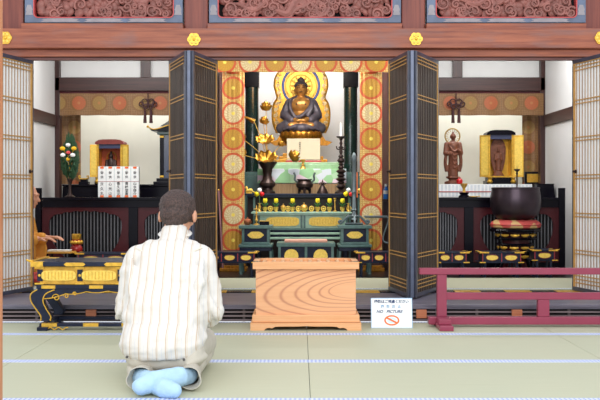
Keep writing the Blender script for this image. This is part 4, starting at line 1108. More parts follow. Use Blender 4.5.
# dark bronze vase with gilt lotus
LOTG = plain('burnished_gilt', (200, 148, 58), .3, .85, var=.25, scale=30)
D = 9.7; u = D / F
def lotus(t):
    z0 = .33
    def stem(px, py, r=.004):
        x = (px - 267) * u; z = zz(py, D) - SH
        B().tube(spline([(0, 0, z0), (x * .45, 0, z0 + (z - z0) * .55), (x, 0, z)], 6), r, 6).done('stem', BRASS, t, True); return x, z
    def flower(px, py, R, up=1.0, tilt=0):
        x, z = stem(px, py + R / u * .4)
        b = B(); M = Matrix.Translation((x, -.01, z)) @ Matrix.Rotation(tilt, 4, 'Y')
        for ring, (n_, rr, zz_, el) in enumerate(((9, .75, .25, .5), (7, .5, .45, .7), (5, .2, .55, .8))):
            for i in range(n_):
                a = 2 * PI * (i + ring * .5) / n_
                q = bmesh.ops.create_uvsphere(b.bm, u_segments=8, v_segments=6, radius=1)
                MM = M @ Matrix.Translation((rr * R * math.cos(a), rr * R * math.sin(a), zz_ * R)) @ Matrix.Rotation(a, 4, 'Z') @ Matrix.Rotation(.5 - ring * .2, 4, 'Y') @ Matrix.Diagonal((R * .14, R * .36, R * el, 1))
                bmesh.ops.transform(b.bm, matrix=MM, verts=q['verts'])
        b.done('lotus_flower', LOTG, t, True)
    def lleaf(px, py, R, sy=.62, tilt=0):
        x, z = stem(px, py)
        b = B(); M = Matrix.Translation((x, -.05, z + .01)) @ Matrix.Rotation(tilt, 4, 'Y') @ Matrix.Rotation(.75, 4, 'X'); n = 36
        top = []; c0 = b.bm.verts.new(M @ Vector((0, 0, -R * .25))); rings = []
        for j in range(1, 5):
            v = j / 4; ring = []
            for i in range(n):
                a = 2 * PI * i / n; rr = R * v * (1 + .07 * math.cos(9 * a) * v)
                ring.append(b.bm.verts.new(M @ Vector((rr * math.cos(a), rr * math.sin(a) * .8, -R * .25 + R * .55 * v * v * (1 + .25 * math.cos(9 * a))))))
            rings.append(ring)
        for i in range(n): b.bm.faces.new((c0, rings[0][i], rings[0][(i + 1) % n]))
        for r0, r1 in zip(rings, rings[1:]):
            for i in range(n): b.bm.faces.new((r0[i], r1[i], r1[(i + 1) % n], r0[(i + 1) % n]))
        o = b.done('lotus_leaf', LOTG, t, True); mo = o.modifiers.new('s', 'SOLIDIFY'); mo.thickness = .004
    flower(265.5, 107, .066); flower(263, 121, .056, tilt=.3); flower(243, 137, .068, tilt=-1.1); flower(243.5, 153, .06, tilt=-.9)
    flower(291, 155, .075, tilt=1.0); flower(280, 144, .04, tilt=.4)
    lleaf(264.5, 142, .10); lleaf(266, 160, .118); 
    # trumpet shaped bud at the left
    x, z = stem(254, 122)
    B().tube([(x, -.01, z), (x - .05, -.01, z + .03), (x - .11, -.01, z + .055)], [.03, .02, .008], 10).done('lotus_bud', LOTG, t, True)
vessel('bronze_flower_vase', [(.001, 0), (.085, 0), (.085, .02), (.06, .035), (.055, .06), (.085, .085), (.088, .11), (.055, .15), (.045, .2), (.055, .26), (.105, .335), (.1, .34), (.04, .3), (.001, .3)], 267.5, 193.5, D, 'dark bronze vase with gilt lotus flowers and leaves at the left of the altar', 'vase', BRONZE, None, 32, lotus, SH)
# tall dark candlestick
def tcs(t):
    pr = [(.02, .045)]
    z = .05
    for k, (r_, h_) in enumerate(((.055, .05), (.04, .035), (.06, .04), (.045, .04), (.055, .045), (.035, .04), (.03, .03), (.045, .05), (.03, .04), (.022, .06), (.03, .03), (.018, .06))):
        pr += [(r_ * .55, z), (r_, z + h_ * .5), (r_ * .55, z + h_)]; z += h_
    pr += [(.014, z), (.02, z + .02), (.05, z + .035), (.052, z + .045), (.001, z + .046)]
    B().lathe(pr, seg=20).done('stem', BRONZE, t, True)
    B().lathe([(.001, z + .046), (.014, z + .046), (.013, z + .19), (.001, z + .195)], seg=12).done('candle', PAPER, t, True)
    b = B()
    for s in (-1, 1): b.tube(spline([(0, 0, z - .1), (s * .04, 0, z - .09), (s * .05, 0, z - .06)], 5), .007, 6)
    b.done('side_leaves', BRONZE, t, True)
vessel('bronze_candlestick', [(.001, 0), (.07, 0), (.068, .015), (.04, .035), (.02, .045), (.001, .045)], 341, 193.5, 9.7, 'tall dark knobbed bronze candlestick with a white candle right of the altar', 'candlestick', BRONZE, None, 28, tcs, SH)
# tripod incense burner
def trip(t):
    for k in range(3):
        a = 2 * PI * k / 3 - PI / 2
        B().tube([(.06 * math.cos(a), .06 * math.sin(a), .06), (.07 * math.cos(a), .07 * math.sin(a), .0)], [.02, .011], 8).done('leg', BRONZE, t, True)
    for s in (-1, 1): B().tube(spline([(s * .075, 0, .12), (s * .105, 0, .15), (s * .1, 0, .19), (s * .115, 0, .225)], 5), [.011] * 16, 8).done('handle', STEEL, t, True)
vessel('incense_burner', [(.001, .035), (.05, .04), (.088, .07), (.094, .1), (.075, .128), (.07, .14), (.085, .15), (.084, .155), (.07, .155), (.06, .13), (.001, .125)], 304.5, 193.5, 9.69, 'round dark bronze tripod incense burner with tall handles at the altar centre', 'incense burner', BRONZE, None, 28, trip, SH)
t = T('bronze_finial', 'small dark bronze peaked ornament right of the incense burner', 'ornament', (xx(322.5, 9.66), 9.66, SH))
B().lathe([(.001, 0), (.062, 0), (.06, .012), (.04, .05), (.025, .08), (.012, .09), (.018, .11), (.008, .13), (.001, .155)], seg=20).done('body', BRONZE, t, True)
b = B()
for s in (-1, 1): b.tube(spline([(0, 0, .085), (s * .03, 0, .10), (s * .02, 0, .12)], 4), .005, 6)
b.done('side_curls', BRONZE, t, True)
c = W(303, 172, 9.91)
t = T('brass_goblet', 'brass goblet in front of the red stand, above the incense burner', 'goblet', (c.x, 9.912, STOP - .0745))
# a brass cup on the cloth step
hb_ = zz(159.5, 9.91) - (STOP - .075)
B().lathe([(.001, 0), (.034, 0), (.03, .012), (.013, .03), (.012, hb_ * .6), (.022, hb_ * .8), (.034, hb_), (.03, hb_ + .002), (.001, hb_ * .85)], seg=20).done('cup', BRASS, t, True)
B().lathe([(.014, hb_ * .4), (.019, hb_ * .44), (.014, hb_ * .48)], seg=16).done('knop', BRASS, t, True)
# small gilt birds on the shelf ends
for px, s, lb in ((249, -1, 'left'), (361, 1, 'right')):
    t = T('gilt_bird', 'small gilt bird ornament at the %s end of the dark blue altar shelf' % lb, 'ornament', (xx(px, 9.6), 9.6, SH), 0, 'gilt bird ornaments')
    B().ball((0, 0, .032), (.04, .016, .018), 12, rot=(0, s * .35, 0)).ball((s * .026, 0, .062), (.016, .013, .016), 10).tube([(s * .02, 0, .04), (s * .026, 0, .06)], .012, 8).tube([(s * .036, 0, .062), (s * .052, 0, .058)], [.006, .001], 6).tube([(-s * .03, 0, .025), (-s * .065, 0, .008)], [.012, .004], 8).done('body', GOLDL, t, True)
    B().box(-.03, .03, -.012, .012, 0, .014, bev=.002).done('base', GOLD, t)
# leaning rods left of the altar
t = T('leaning_rod', 'thin dusty pink rod leaning behind the left wrapped pillar', 'rod', (xx(219, 8.7), 8.7, ZI))
B().tube([(.02 + .02, 0, .006), (-.005, .02, zz(190, 8.7) - ZI)], .008, 8).done('shaft', plain('dusty_pink_wood', (150, 104, 110), .5), t, True)
B().ball((-.005, .02, zz(190, 8.7) - ZI), .011, 8).done('knob', BRASS, t, True)
# ================================================================== SIDE ALCOVES
# left gilt shrine
def gilt_shrine(c, w, H, doorw, label, roofmat, inner, doors=True, ang=.5):
    t = T('gilt_shrine', label, 'shrine', c); hw = w / 2
    B().box(-hw - .02, hw + .02, -.1, .12, 0, .04, bev=.004).box(-hw, hw, -.08, .11, .0405, .075, bev=.003).done('base', BLACK, t)
    b = B()
    for s in (-1, 1): b.lathe([(.02, .01), (.03, .03), (.018, .05), (.026, .075)], (s * (hw - .01), -.1, 0), 10)
    b.done('gilt_foot', GOLD, t, True)
    B().box(-hw, -hw + .02, -.07, .1, .076, H - .03).box(hw - .02, hw, -.07, .1, .076, H - .03).box(-hw + .02, hw - .02, .085, .1, .076, H - .03).box(-hw + .02, hw - .02, -.07, .085, .076, .09).done('case', GOLD, t)
    B().box(-hw + .021, hw - .021, .075, .0845, .091, H - .031).done('inner_back', inner, t)
    B().box(-hw + .02, hw - .02, -.07, -.06, H - .075, H - .03).done('lintel', plain('blue_gilt_lintel', (60, 66, 96), .4, .2), t)
    pr = [(-hw - .02, H - .03), (hw + .02, H - .03), (hw + .015, H - .005), (hw - .02, H + .015), (hw * .5, H + .022), (-hw * .5, H + .022), (-hw + .02, H + .015), (-hw - .015, H - .005)]
    B().plate([pr], -.09, .11).done('roof', roofmat, t)
    if doors:
        for s in (-1, 1):
            d = B().box(0, doorw, -.008, .008, .078, H - .035, bev=.002)
            o = d.done('door', GOLD, t); o.location = (s * hw, -.072, 0); o.rotation_euler = (0, 0, -ang if s > 0 else PI + ang)
            B().box(.012, doorw - .012, -.0095, .0095, .1, H - .055, bev=.002).done('door_panel', GOLDL, o)
    return t
D = 9.72; u = D / F
t = gilt_shrine((xx(111, D), D, ZS), 25 * u, .46, .075, 'open gilt shrine with a red interior behind the name strip board', plain('dull_red_lacquer_roof', (130, 52, 46), .4), plain('orange_red_interior', (196, 92, 56), .6, var=.2), ang=.25)
st_ = T('dark_figurine', 'small dark bronze seated figure inside the red shrine', 'figurine', (xx(112, D) - .01, D + .0, ZS + .0905))
def fig(b):
    b.ball((0, 0, .03), (.06, .04, .03)); b.ball((0, 0, .12), (.045, .035, .08)); b.ball((0, -.003, .215), (.024, .024, .03)); b.ball((0, 0, .25), (.014, .014, .02))
    for s in (-1, 1): capsule(b, (s * .045, 0, .16), (s * .05, -.02, .08), .018, .016); capsule(b, (s * .05, -.02, .08), (0, -.045, .06), .016, .012)
blob('body', fig, BRONZE, st_, .006, 2)
B().tube([(.05 * math.cos(2 * PI * i / 20), .03, .2 + .06 * math.sin(2 * PI * i / 20)) for i in range(21)], .006, 6).done('halo', OLDGOLD, st_, True)
# right gilt shrine with carved mandorla figure
t = gilt_shrine((xx(499.5, D), D, ZS), 25 * u, .56, .105, 'tall open gilt shrine holding a carved wooden leaf-shaped figure', BLACK, plain('gold_interior', (214, 168, 60), .35, .5), ang=.35)
WOODC = plain('carved_brown_wood', (116, 68, 48), .55, 0, var=.3, scale=30, bump=.6, bscale=90)
c = (xx(498, D), D + .0, ZS + .0905)
st_ = T('leaf_shaped_carving', 'carved brown wooden figure with a leaf-shaped mandorla in the tall gilt shrine', 'carving', c)
pts = [(0, .02), (.03, .05), (.048, .12), (.058, .2), (.062, .28), (.055, .34), (.035, .385), (0, .405)]
sp_ = spline([(a * 1.25, 0, b) for a, b in pts], 5)
B().plate([[(p.x, p.z) for p in sp_] + [(-p.x, p.z) for p in sp_[::-1][1:-1]]], .0, .02).done('mandorla', WOODC, st_)
B().tube([(p.x, -.0, p.z) for p in sp_], .007, 6).tube([(-p.x, -.0, p.z) for p in sp_], .007, 6).lathe([(.03, .06), (.055, .02), (.07, .0)][::-1], seg=20).done('base_and_rim', WOODC, st_, True)
def figs(b):
    capsule(b, (0, -.015, .07), (0, -.015, .22), .028, .03); b.ball((0, -.015, .275), (.016, .018, .022)); b.ball((0, -.015, .3), (.01, .01, .012))
    for s in (-1, 1): capsule(b, (s * .03, -.015, .235), (s * .035, -.025, .17), .012, .01); capsule(b, (s * .035, -.025, .17), (s * .008, -.045, .19), .01, .007)
blob('figure', figs, WOODC, st_, .005, 2)
# standing statue with ring halo
D = 9.82; c = (xx(453, D), D, ZS); u = D / F
t = T('standing_statue', 'standing carved wooden statue with a round gilt halo on the white shelf board', 'statue', c)
HT = zz(128, D) - ZS
def ss(b):
    capsule(b, (0, 0, .10), (0, 0, .30), .055, .05); capsule(b, (0, 0, .3), (0, 0, .42), .05, .056); b.ball((0, 0, .44), (.075, .04, .035))
    capsule(b, (0, 0, .46), (0, -.005, .5), .02, .02); b.ball((0, -.006, .525), (.028, .031, .036)); b.ball((0, 0, .562), (.014, .014, .014)); b.ball((0, -.036, .522), (.005, .006, .008))
    for s in (-1, 1):
        capsule(b, (s * .072, 0, .44), (s * .082, -.01, .34), .025, .028); capsule(b, (s * .082, -.01, .34), (s * .045, -.06, .35 + s * .02), .026, .016)
        b.tube(spline([(s * .075, -.02, .35), (s * .085, -.01, .24), (s * .07, 0, .14)], 5), .02, 8); capsule(b, (s * .025, -.01, .1), (s * .025, -.03, .085), .02, .016)
        b.ball((s * .044, -.066, .362 + s * .02), (.012, .012, .018)); b.ball((s * .03, 0, .52), (.006, .008, .018))
    for k in range(5): b.tube(spline([(-.05 + k * .012, -.045, .42 - k * .04), (0, -.06, .36 - k * .045), (.05, -.045, .38 - k * .045)], 5), .006, 6)
blob('body', ss, WOODC, t, .006, 2)
B().lathe([(.001, 0), (.09, 0), (.088, .03), (.05, .04), (.045, .055), (.075, .075), (.07, .088), (.001, .088)], seg=24, flute=.05, nf=9).done('lotus_base', WOODC, t, True)
hr = 7.5 * u; zc = .53
b = B().tube([(hr * math.cos(2 * PI * i / 36), .035, zc + hr * math.sin(2 * PI * i / 36)) for i in range(37)], .0075, 8)
for i in range(16):
    a = 2 * PI * i / 16; b.tube([(hr * .6 * math.cos(a), .035, zc + hr * .6 * math.sin(a)), (hr * math.cos(a), .035, zc + hr * math.sin(a))], .003, 5)
b.tube([(0, .04, .3), (0, .04, zc - hr)], .006, 6)
b.done('halo', plain('tan_gilt_halo', (196, 164, 98), .45, .3), t, True)
c = W(460, 187, 9.5)
t = T('red_jar', 'small red jar beside the feet of the standing statue', 'jar', (xx(461, 9.62), 9.665, ZS)); t.location.x = xx(459.5, 9.67); t.location.y = 9.67
B().lathe([(.001, 0), (.028, 0), (.034, .02), (.034, .045), (.02, .06), (.001, .06)], seg=18).done('body', plain('bright_red_glaze', (206, 30, 40), .3), t, True); B().lathe([(.001, .0605), (.016, .0605), (.012, .075), (.001, .08)], seg=14).done('lid', RED, t, True)
# white board strip with red line
x0, x1 = xx(437, 9.2), xx(533, 9.2)
t = T('white_tablet_row', 'long white row of paper-covered tablets with a red line on the right cabinet', 'tablet board', ((x0 + x1) / 2, 9.25, .8455)); hw = (x1 - x0) / 2
B().box(-hw, hw, -.02, .03, 0, .135, bev=.002).done('board', PAPER, t)
b = B(); n = 26
for i in range(n): b.box(-hw + (i + .2) * 2 * hw / n, -hw + (i + .8) * 2 * hw / n, -.023, -.0205, .008, .127)
b.done('paper_strip', plain('grey_white_paper', (214, 220, 226), .8), t)
B().box(-hw, hw, -.026, -.0235, .052, .062).done('red_line', RED, t)
t = T('black_case', 'plain black lacquered case at the right end of the cabinet under the gilt plaque', 'box', (xx(544, 9.15), 9.15, .8455))
B().plate([[(-.1, 0), (.1, 0), (.085, .13), (-.085, .13)]], -.05, .12).done('body', BLACK, t); B().box(-.09, .09, -.055, .125, .1305, .138, bev=.002).done('lid', BLACK, t)
t = T('gilt_plaque', 'gilt plaque in a black frame standing right of the tall gilt shrine', 'plaque', (xx(534.5, 9.5), 9.7, ZS)); t.location.x = xx(534.5, 9.66); t.location.y = 9.66
B().plate([rect(-.105, .105, 0, .135), rect(-.083, .083, .022, .113)], -.012, .012).done('frame', BLACK, t); pp = B().box(-.082, .082, -.006, .006, .023, .112).done('plaque_sheet', GOLD, t)
b = B()
for i in range(8): b.box(-.07, .07, -.0075, -.0062, .034 + i * .009, .036 + i * .009)
b.done('engraved_lines', OLDGOLD, pp)
# incense cup in front
c = (xx(464, 8.95), 8.95, .8455)
t = T('brass_cup_stand', 'brass cup on a black stand in front of the white tablet row', 'cup stand', c)
B().lathe([(.001, 0), (.055, 0), (.055, .012), (.035, .03), (.05, .045), (.045, .05), (.001, .05)], seg=20).done('stand', BLACK, t, True)
B().lathe([(.001, .0505), (.02, .0505), (.014, .07), (.014, .09), (.035, .125), (.036, .14), (.03, .14), (.001, .12)], seg=20).done('cup', BRASS, t, True)
t = T('brass_leaf_dish', 'low gilt leaf-shaped dish right of the brass cup', 'dish', (xx(473, 8.93), 8.93, .8455))
B().lathe([(.001, 0), (.03, 0), (.05, .012), (.048, .014), (.028, .006), (.001, .006)], seg=24, flute=.15, nf=5, sy=.7).done('dish', BRASS, t, True); B().tube([(.03, 0, .01), (.07, -.01, .014)], .005, 6).done('handle', BRASS, t)
# beater rod with round top behind the gong
t = T('slender_candle_holder', 'slender brown metal candle holder rising behind the bowl gong', 'candle holder', (xx(517, 9.05), 9.05, .8455))
hz_ = zz(169, 9.05) - .8455
B().lathe([(.001, 0), (.04, 0), (.035, .012), (.01, .02), (.007, .04), (.007, hz_ - .06), (.012, hz_ - .05), (.007, hz_ - .03), (.03, hz_ - .012), (.03, hz_), (.001, hz_)], seg=16).done('stem', BRONZE, t, True)
B().lathe([(.001, hz_ + .0005), (.003, hz_ + .0005), (.001, hz_ + .03)], seg=8).done('spike', BRONZE, t)
# ------------------------------------------------------------------ bowl gong, cushion and stand
D = 8.55; XG = xx(515.5, D); u = D / F
gz = [zz(y, D) for y in (187.5, 220, 228.5)]
t = T('gong_stand', 'round black and gold tiered stand carrying the bowl gong', 'stand', (XG, D, ZI)); Hs = gz[2] - ZI
B().lathe([(.001, 0), (.22, 0), (.22, .04), (.19, .055), (.001, .055)], seg=12).done('foot', BLACK, t)
b = B()
for k in range(12):
    a = 2 * PI * k / 12; b.tube([(.19 * math.cos(a), .19 * math.sin(a), .055), (.15 * math.cos(a), .15 * math.sin(a), .14), (.18 * math.cos(a), .18 * math.sin(a), .2)], .016, 6)
b.done('scroll_ring', BLACK, t, True)
B().lathe([(.001, .056), (.13, .056), (.13, Hs - .03), (.001, Hs - .03)], seg=24).done('core', MAROON, t)
zs_ = Hs - .03
for z0, r_ in ((.2, .2), (.265, .175), (zs_ - .075, .195)):
    B().lathe([(.132, z0), (r_, z0 + .003), (r_ + .008, z0 + .012), (r_, z0 + .022), (.132, z0 + .022)], seg=12).done('tier', BLACK, t)
B().lathe([(.001, zs_), (.235, zs_ + .002), (.245, zs_ + .015), (.235, zs_ + .0295), (.001, zs_ + .0295)], seg=12).done('top', BLACK, t)
for z0, n_, r_ in ((.165, 12, .175), (.245, 10, .165), (zs_ - .03, 12, .185)):
    for i in range(n_):
        a = 2 * PI * (i + .5) / n_ - PI / 2
        if math.sin(a) > .35: continue
        o = B()
        o.ball((0, 0, 0), (.032, .008, .016), 10).ball((-.03, 0, .004), (.012, .006, .01), 8).ball((.03, 0, .004), (.012, .006, .01), 8).done('gilt_scroll', GOLD, t, True)
        o = list(S.collection.objects)[-1]; o.location = (r_ * math.cos(a), r_ * math.sin(a), z0); o.rotation_euler = (0, 0, a + PI / 2)
# cushion
m, N, L, P = nt('red_patchwork_brocade')
tc = N.new('ShaderNodeTexCoord'); vo = N.new('ShaderNodeTexVoronoi'); vo.inputs['Scale'].default_value = 9; L.new(tc.outputs['Object'], vo.inputs['Vector'])
gt = mathn(N, L, 'GREATER_THAN', vo.outputs['Color'], .66)
L.new(mixc(N, L, gt, srgb(190, 74, 70), srgb(200, 166, 110)), P.inputs['Base Color']); P.inputs['Roughness'].default_value = .7
t = T('gong_cushion', 'red and tan brocade ring cushion beneath the bowl gong', 'cushion', (XG, D, gz[2] + .0005)); Hc = gz[1] - gz[2]
B().lathe([(.001, 0), (.2, 0), (.232, .015), (.238, .04), (.225, .062), (.19, Hc + .003), (.1, Hc - .004), (.001, Hc - .006)], seg=36, flute=.012, nf=12).done('cushion', m, t, True)
B().lathe([(.2375, .034), (.243, .039), (.2375, .044)], seg=36).done('piping', RED, t)
Hb = gz[0] - gz[1]
GONG = plain('dark_patinated_bronze', (66, 56, 64), .34, .8, var=.3, scale=7, bump=.15, bscale=50)
t = T('bowl_gong', 'large dark bronze bowl gong resting on a red cushion', 'gong', (XG, D, gz[1] + .002))
B().lathe([(.001, .0), (.12, .002), (.18, .02), (.215, .06), (.233, .12), (.238, .18), (.232, .24), (.222, Hb - .015), (.222, Hb), (.21, Hb), (.208, Hb - .02), (.218, .2), (.2, .08), (.16, .04), (.001, .02)], seg=56).done('bowl', GONG, t, True)
B().lathe([(.2225, Hb - .02), (.227, Hb - .016), (.227, Hb - .004), (.2225, Hb - .0005)], seg=56).done('rim_band', GONG, t, True)
# ------------------------------------------------------------------ left alcove things
# black tower shrine
D = 9.75; c = (xx(173, D), D, ZS)
t = T('black_tower_shrine', 'blue-black lacquered shrine with curved eaves half hidden by the folded doors', 'shrine', c); u = D / F
B().box(-.19, .19, -.15, .15, 0, .03, bev=.004).box(-.16, .16, -.13, .13, .0305, .065, bev=.004).done('base', BLACK, t)
B().box(-.115, .115, -.1, .1, .066, .53, bev=.003).done('body', plain('deep_blue_lacquer', (34, 44, 74), .25, coat=.6), t)
for s in (-1, 1): B().box(s * .105 - .02, s * .105 + .02, -.118, -.1005, .066, .53, bev=.002).done('corner_post', BLACK, t)
b = B()
for s in (-1, 1): b.box(s * .105 - .021, s * .105 + .021, -.12, -.118, .075, .095).box(s * .105 - .021, s * .105 + .021, -.12, -.118, .5, .52)
b.done('gilt_band', GOLD, t)
B().box(-.15, .15, -.14, .12, .531, .565, bev=.004).done('bracket_tier', GREENLAC, t)
pr = spline([(-.24, 0, .61), (-.18, 0, .585), (-.1, 0, .6), (0, 0, .63), (.1, 0, .6), (.18, 0, .585), (.24, 0, .61)], 4)
B().plate([[(p.x, p.z) for p in pr] + [(.2, .567), (-.2, .567)]], -.2, .15).done('eaves', BLACK, t)
B().tube([(p.x, -.203, p.z) for p in pr], .006, 6).ball((-.24, -.2, .612), .014, 8).ball((.24, -.2, .612), .014, 8).done('gilt_eave_line', GOLD, t, True)
B().lathe([(.14, .63), (.06, .68), (.02, .72), (.03, .75), (.001, .79)], seg=4).done('roof_cap', BLACK, t)
# black stand left of the red shrine
t = T('gilt_trimmed_pedestal', 'small black pedestal with gilt scrolls left of the name strip board', 'pedestal', (xx(93.5, 9.45), 9.45, ZS)); t.location = (xx(94, 9.7), 9.66, ZS); t.location.x -= .095
B().box(-.05, .05, -.05, .05, 0, .03, bev=.003).box(-.035, .035, -.035, .035, .0305, .055, bev=.003).done('base', BLACK, t)
b = B()
for s in (-1, 1): b.tube(spline([(s * .01, -.03, .056), (s * .045, -.03, .066), (s * .05, -.03, .09), (s * .03, -.03, .085)], 5), .007, 6)
b.box(-.045, .045, -.03, .03, .0555, .066).done('gilt_scroll', GOLD, t, True)
# flower vase with stacked chrysanthemums
D = 9.0; c = (xx(70, D), D, .8455); u = D / F
t = T('flower_arrangement', 'tall dark vase of pointed green leaves with white, yellow and red chrysanthemums', 'flower vase', c)
B().lathe([(.001, 0), (.05, 0), (.055, .008), (.03, .02), (.016, .05), (.013, .12), (.018, .15), (.032, .185), (.03, .188), (.012, .17), (.001, .17)], seg=24).done('vase', BRONZE, t, True)
rnd = random.Random(4); lv = B(); Ht = zz(134, D) - .8455
for k in range(230):
    v = rnd.random(); z = .17 + (Ht - .26) * v; R = .080 * math.sin(PI * min(1, (.22 + v * .75))) + .01; a = rnd.random() * 2 * PI; ln = .05 + rnd.random() * .05
    r0 = R * .35; p0 = Vector((r0 * math.cos(a), r0 * math.sin(a), z)); p1 = Vector((R * math.cos(a + .3), R * math.sin(a + .3), z + ln * .8)); p2 = Vector((R * .95 * math.cos(a + .4), R * .95 * math.sin(a + .4), z + ln * 1.3))
    lv.tube([p0, p1, p2], [.003, .0075, .001], 4, flat=.25)
for k in range(9):
    a = k * .7; lv.tube([(0, 0, .3), (.02 * math.cos(a), .02 * math.sin(a), Ht - .16), (.012 * math.cos(a), .012 * math.sin(a), Ht - .02 * k * .5)], [.004, .014, .001], 4, flat=.3)
lv.done('leaves', plain('dark_leaf_green', (30, 70, 38), .5, var=.4, scale=50), t, True)
def mum(px, py, R, col, nm):
    R *= .85
    b = B(); x = (px - 70) * u; z = zz(py, D) - .8455; C = Vector((x, -.075, z))
    for i in range(34):
        zc = 1 - 2 * (i + .5) / 34; r_ = math.sqrt(1 - zc * zc); a = i * 2.4
        d = Vector((r_ * math.cos(a), -abs(zc) * .6 + .1, r_ * math.sin(a) * .75))
        b.tube([C + d * R * .3, C + d * R * .8, C + d * R + Vector((0, 0, .003))], [.004, .006, .002], 5)
    b.ball(C, R * .45, 8); b.tube([C, (0, 0, z - .1)], .003, 5)
    b.done(nm, plain(nm, col, .6, var=.08), t, True)
mum(70, 145.5, .030, (240, 240, 240), 'white_chrysanthemum'); mum(64.5, 149, .033, (244, 196, 30), 'yellow_chrysanthemum'); mum(75.8, 149, .033, (244, 196, 30), 'yellow_chrysanthemum')
mum(70.2, 153, .026, (222, 80, 84), 'red_chrysanthemum'); mum(64.8, 155.5, .032, (238, 238, 236), 'white_chrysanthemum'); mum(74.6, 155.5, .032, (238, 238, 236), 'white_chrysanthemum'); mum(69.6, 159.5, .026, (240, 190, 30), 'yellow_chrysanthemum')
# priest's side things
D = 8.3; HT_ = zz(251.5, D)
t = T('tray_table', 'low ochre-topped tray table in front of the person in the ochre robe', 'table', (xx(61, D), D, ZI)); u = D / F; H = HT_ - ZI
B().box(-13 * u, 13 * u, -.09, .09, H - .014, H, bev=.003).done('top', plain('ochre_lacquer', (206, 150, 60), .45), t)
for s in (-1, 1):
    B().tube([(s * 11.5 * u, -.08, H - .0145), (s * 11.5 * u, -.08, 0)], .01, 8).tube([(s * 11.5 * u, .08, H - .0145), (s * 11.5 * u, .08, 0)], .01, 8).done('leg', BLACK, t)
t = T('open_sutra_book', 'cream folded sutra book lying on the ochre tray table', 'book', (xx(60, D), D - .01, HT_ + .0005))
B().box(-.10, .10, -.05, .05, 0, .012, bev=.002).done('pages', plain('cream_paper', (226, 218, 196), .8), t); B().box(-.103, .103, -.052, .052, .0125, .016, bev=.001).done('cover_sheet', PAPER, t)
D = 8.56
hh = zz(251.5, D) - ZI
t = T('small_drum_table', 'small round black stool under the red lacquered pot', 'stool', (xx(76.5, D), D, ZI))
B().lathe([(.001, hh - .015), (.085, hh - .015), (.085, hh), (.001, hh)], seg=24).done('top', BLACK, t)
for k in range(4): B().tube([(.06 * math.cos(k * PI / 2 + .7), .06 * math.sin(k * PI / 2 + .7), hh - .0155), (.065 * math.cos(k * PI / 2 + .7), .065 * math.sin(k * PI / 2 + .7), 0)], .009, 6).done('leg', BLACK, t)
t = T('red_pot', 'red lacquered pot with gold lotus collar and gold rim', 'pot', (xx(76.5, D), D, ZI + hh + .0005))
B().lathe([(.001, 0), (.05, 0), (.058, .02), (.05, .05), (.042, .06), (.055, .085), (.045, .11), (.001, .112)], seg=24).done('body', RED, t, True)
b = B()
for k in range(8): a = 2 * PI * k / 8; b.ball((.048 * math.cos(a), .048 * math.sin(a), .088), (.024, .016, .02), 8, rot=(0, 0, a + PI / 2))
b.done('lotus_collar', GOLD, t, True)
B().lathe([(.035, .1125), (.042, .12), (.046, .165), (.04, .166), (.03, .14), (.001, .135)], seg=24).done('rim', GOLD, t, True)
t = T('red_cushion', 'plump red patterned cushion on the inner mats behind the gilt altar table', 'cushion', (xx(42, 7.5), 7.5, ZI + .0045))
B().lathe([(.001, 0), (.10, .003), (.15, .03), (.155, .055), (.12, .085), (.05, .1), (.001, .101)], seg=28, flute=.02, nf=6).done('cushion', plain('red_patterned_cloth', (176, 54, 50), .7, var=.35, scale=25), t, True)
B().lathe([(.001, .1), (.012, .102), (.01, .112), (.001, .114)], seg=12).done('button', GOLD, t)
# ================================================================== PEOPLE
SKIN = plain('warm_skin', (206, 150, 122), .55, var=.06, scale=14)
def hand(b, w, d, up, s, curl=.25, sc=1.0):
    """w wrist, d pointing direction of the fingers, up = back of the hand, s = side of the thumb"""
    w = Vector(w); d = Vector(d).normalized(); up = Vector(up); up = (up - d * up.dot(d)).normalized(); sd = d.cross(up).normalized() * s
    for k in range(4):
        o = (k - 1.5) * .019 * sc
        capsule(b, w + d * .005, w + d * .085 * sc + sd * o, .013 * sc, .0105 * sc, 10, 3)
        ln = (.068, .078, .073, .056)[3 - k if s > 0 else 3 - k] * sc
        p0 = w + d * .085 * sc + sd * o
        d1 = (d - up * curl).normalized(); d2 = (d - up * curl * 2.4).normalized(); d3 = (d - up * curl * 3.6).normalized()
        p1 = p0 + d1 * ln * .45; p2 = p1 + d2 * ln * .32; p3 = p2 + d3 * ln * .23
        capsule(b, p0, p1, .0098 * sc, .0088 * sc, 10, 2); capsule(b, p1, p2, .0088 * sc, .008 * sc, 10, 2); capsule(b, p2, p3, .008 * sc, .0068 * sc, 10, 2)
    t0 = w + d * .03 * sc + sd * .028 * sc; t1 = t0 + (d * .55 + sd * .7 - up * .25).normalized() * .035 * sc; t2 = t1 + (d * .85 + sd * .3 - up * .35).normalized() * .03 * sc
    capsule(b, w + d * .01, t0, .015 * sc, .014 * sc, 10, 2); capsule(b, t0, t1, .0125 * sc, .0105 * sc, 10, 2); capsule(b, t1, t2, .0105 * sc, .008 * sc, 10, 2)
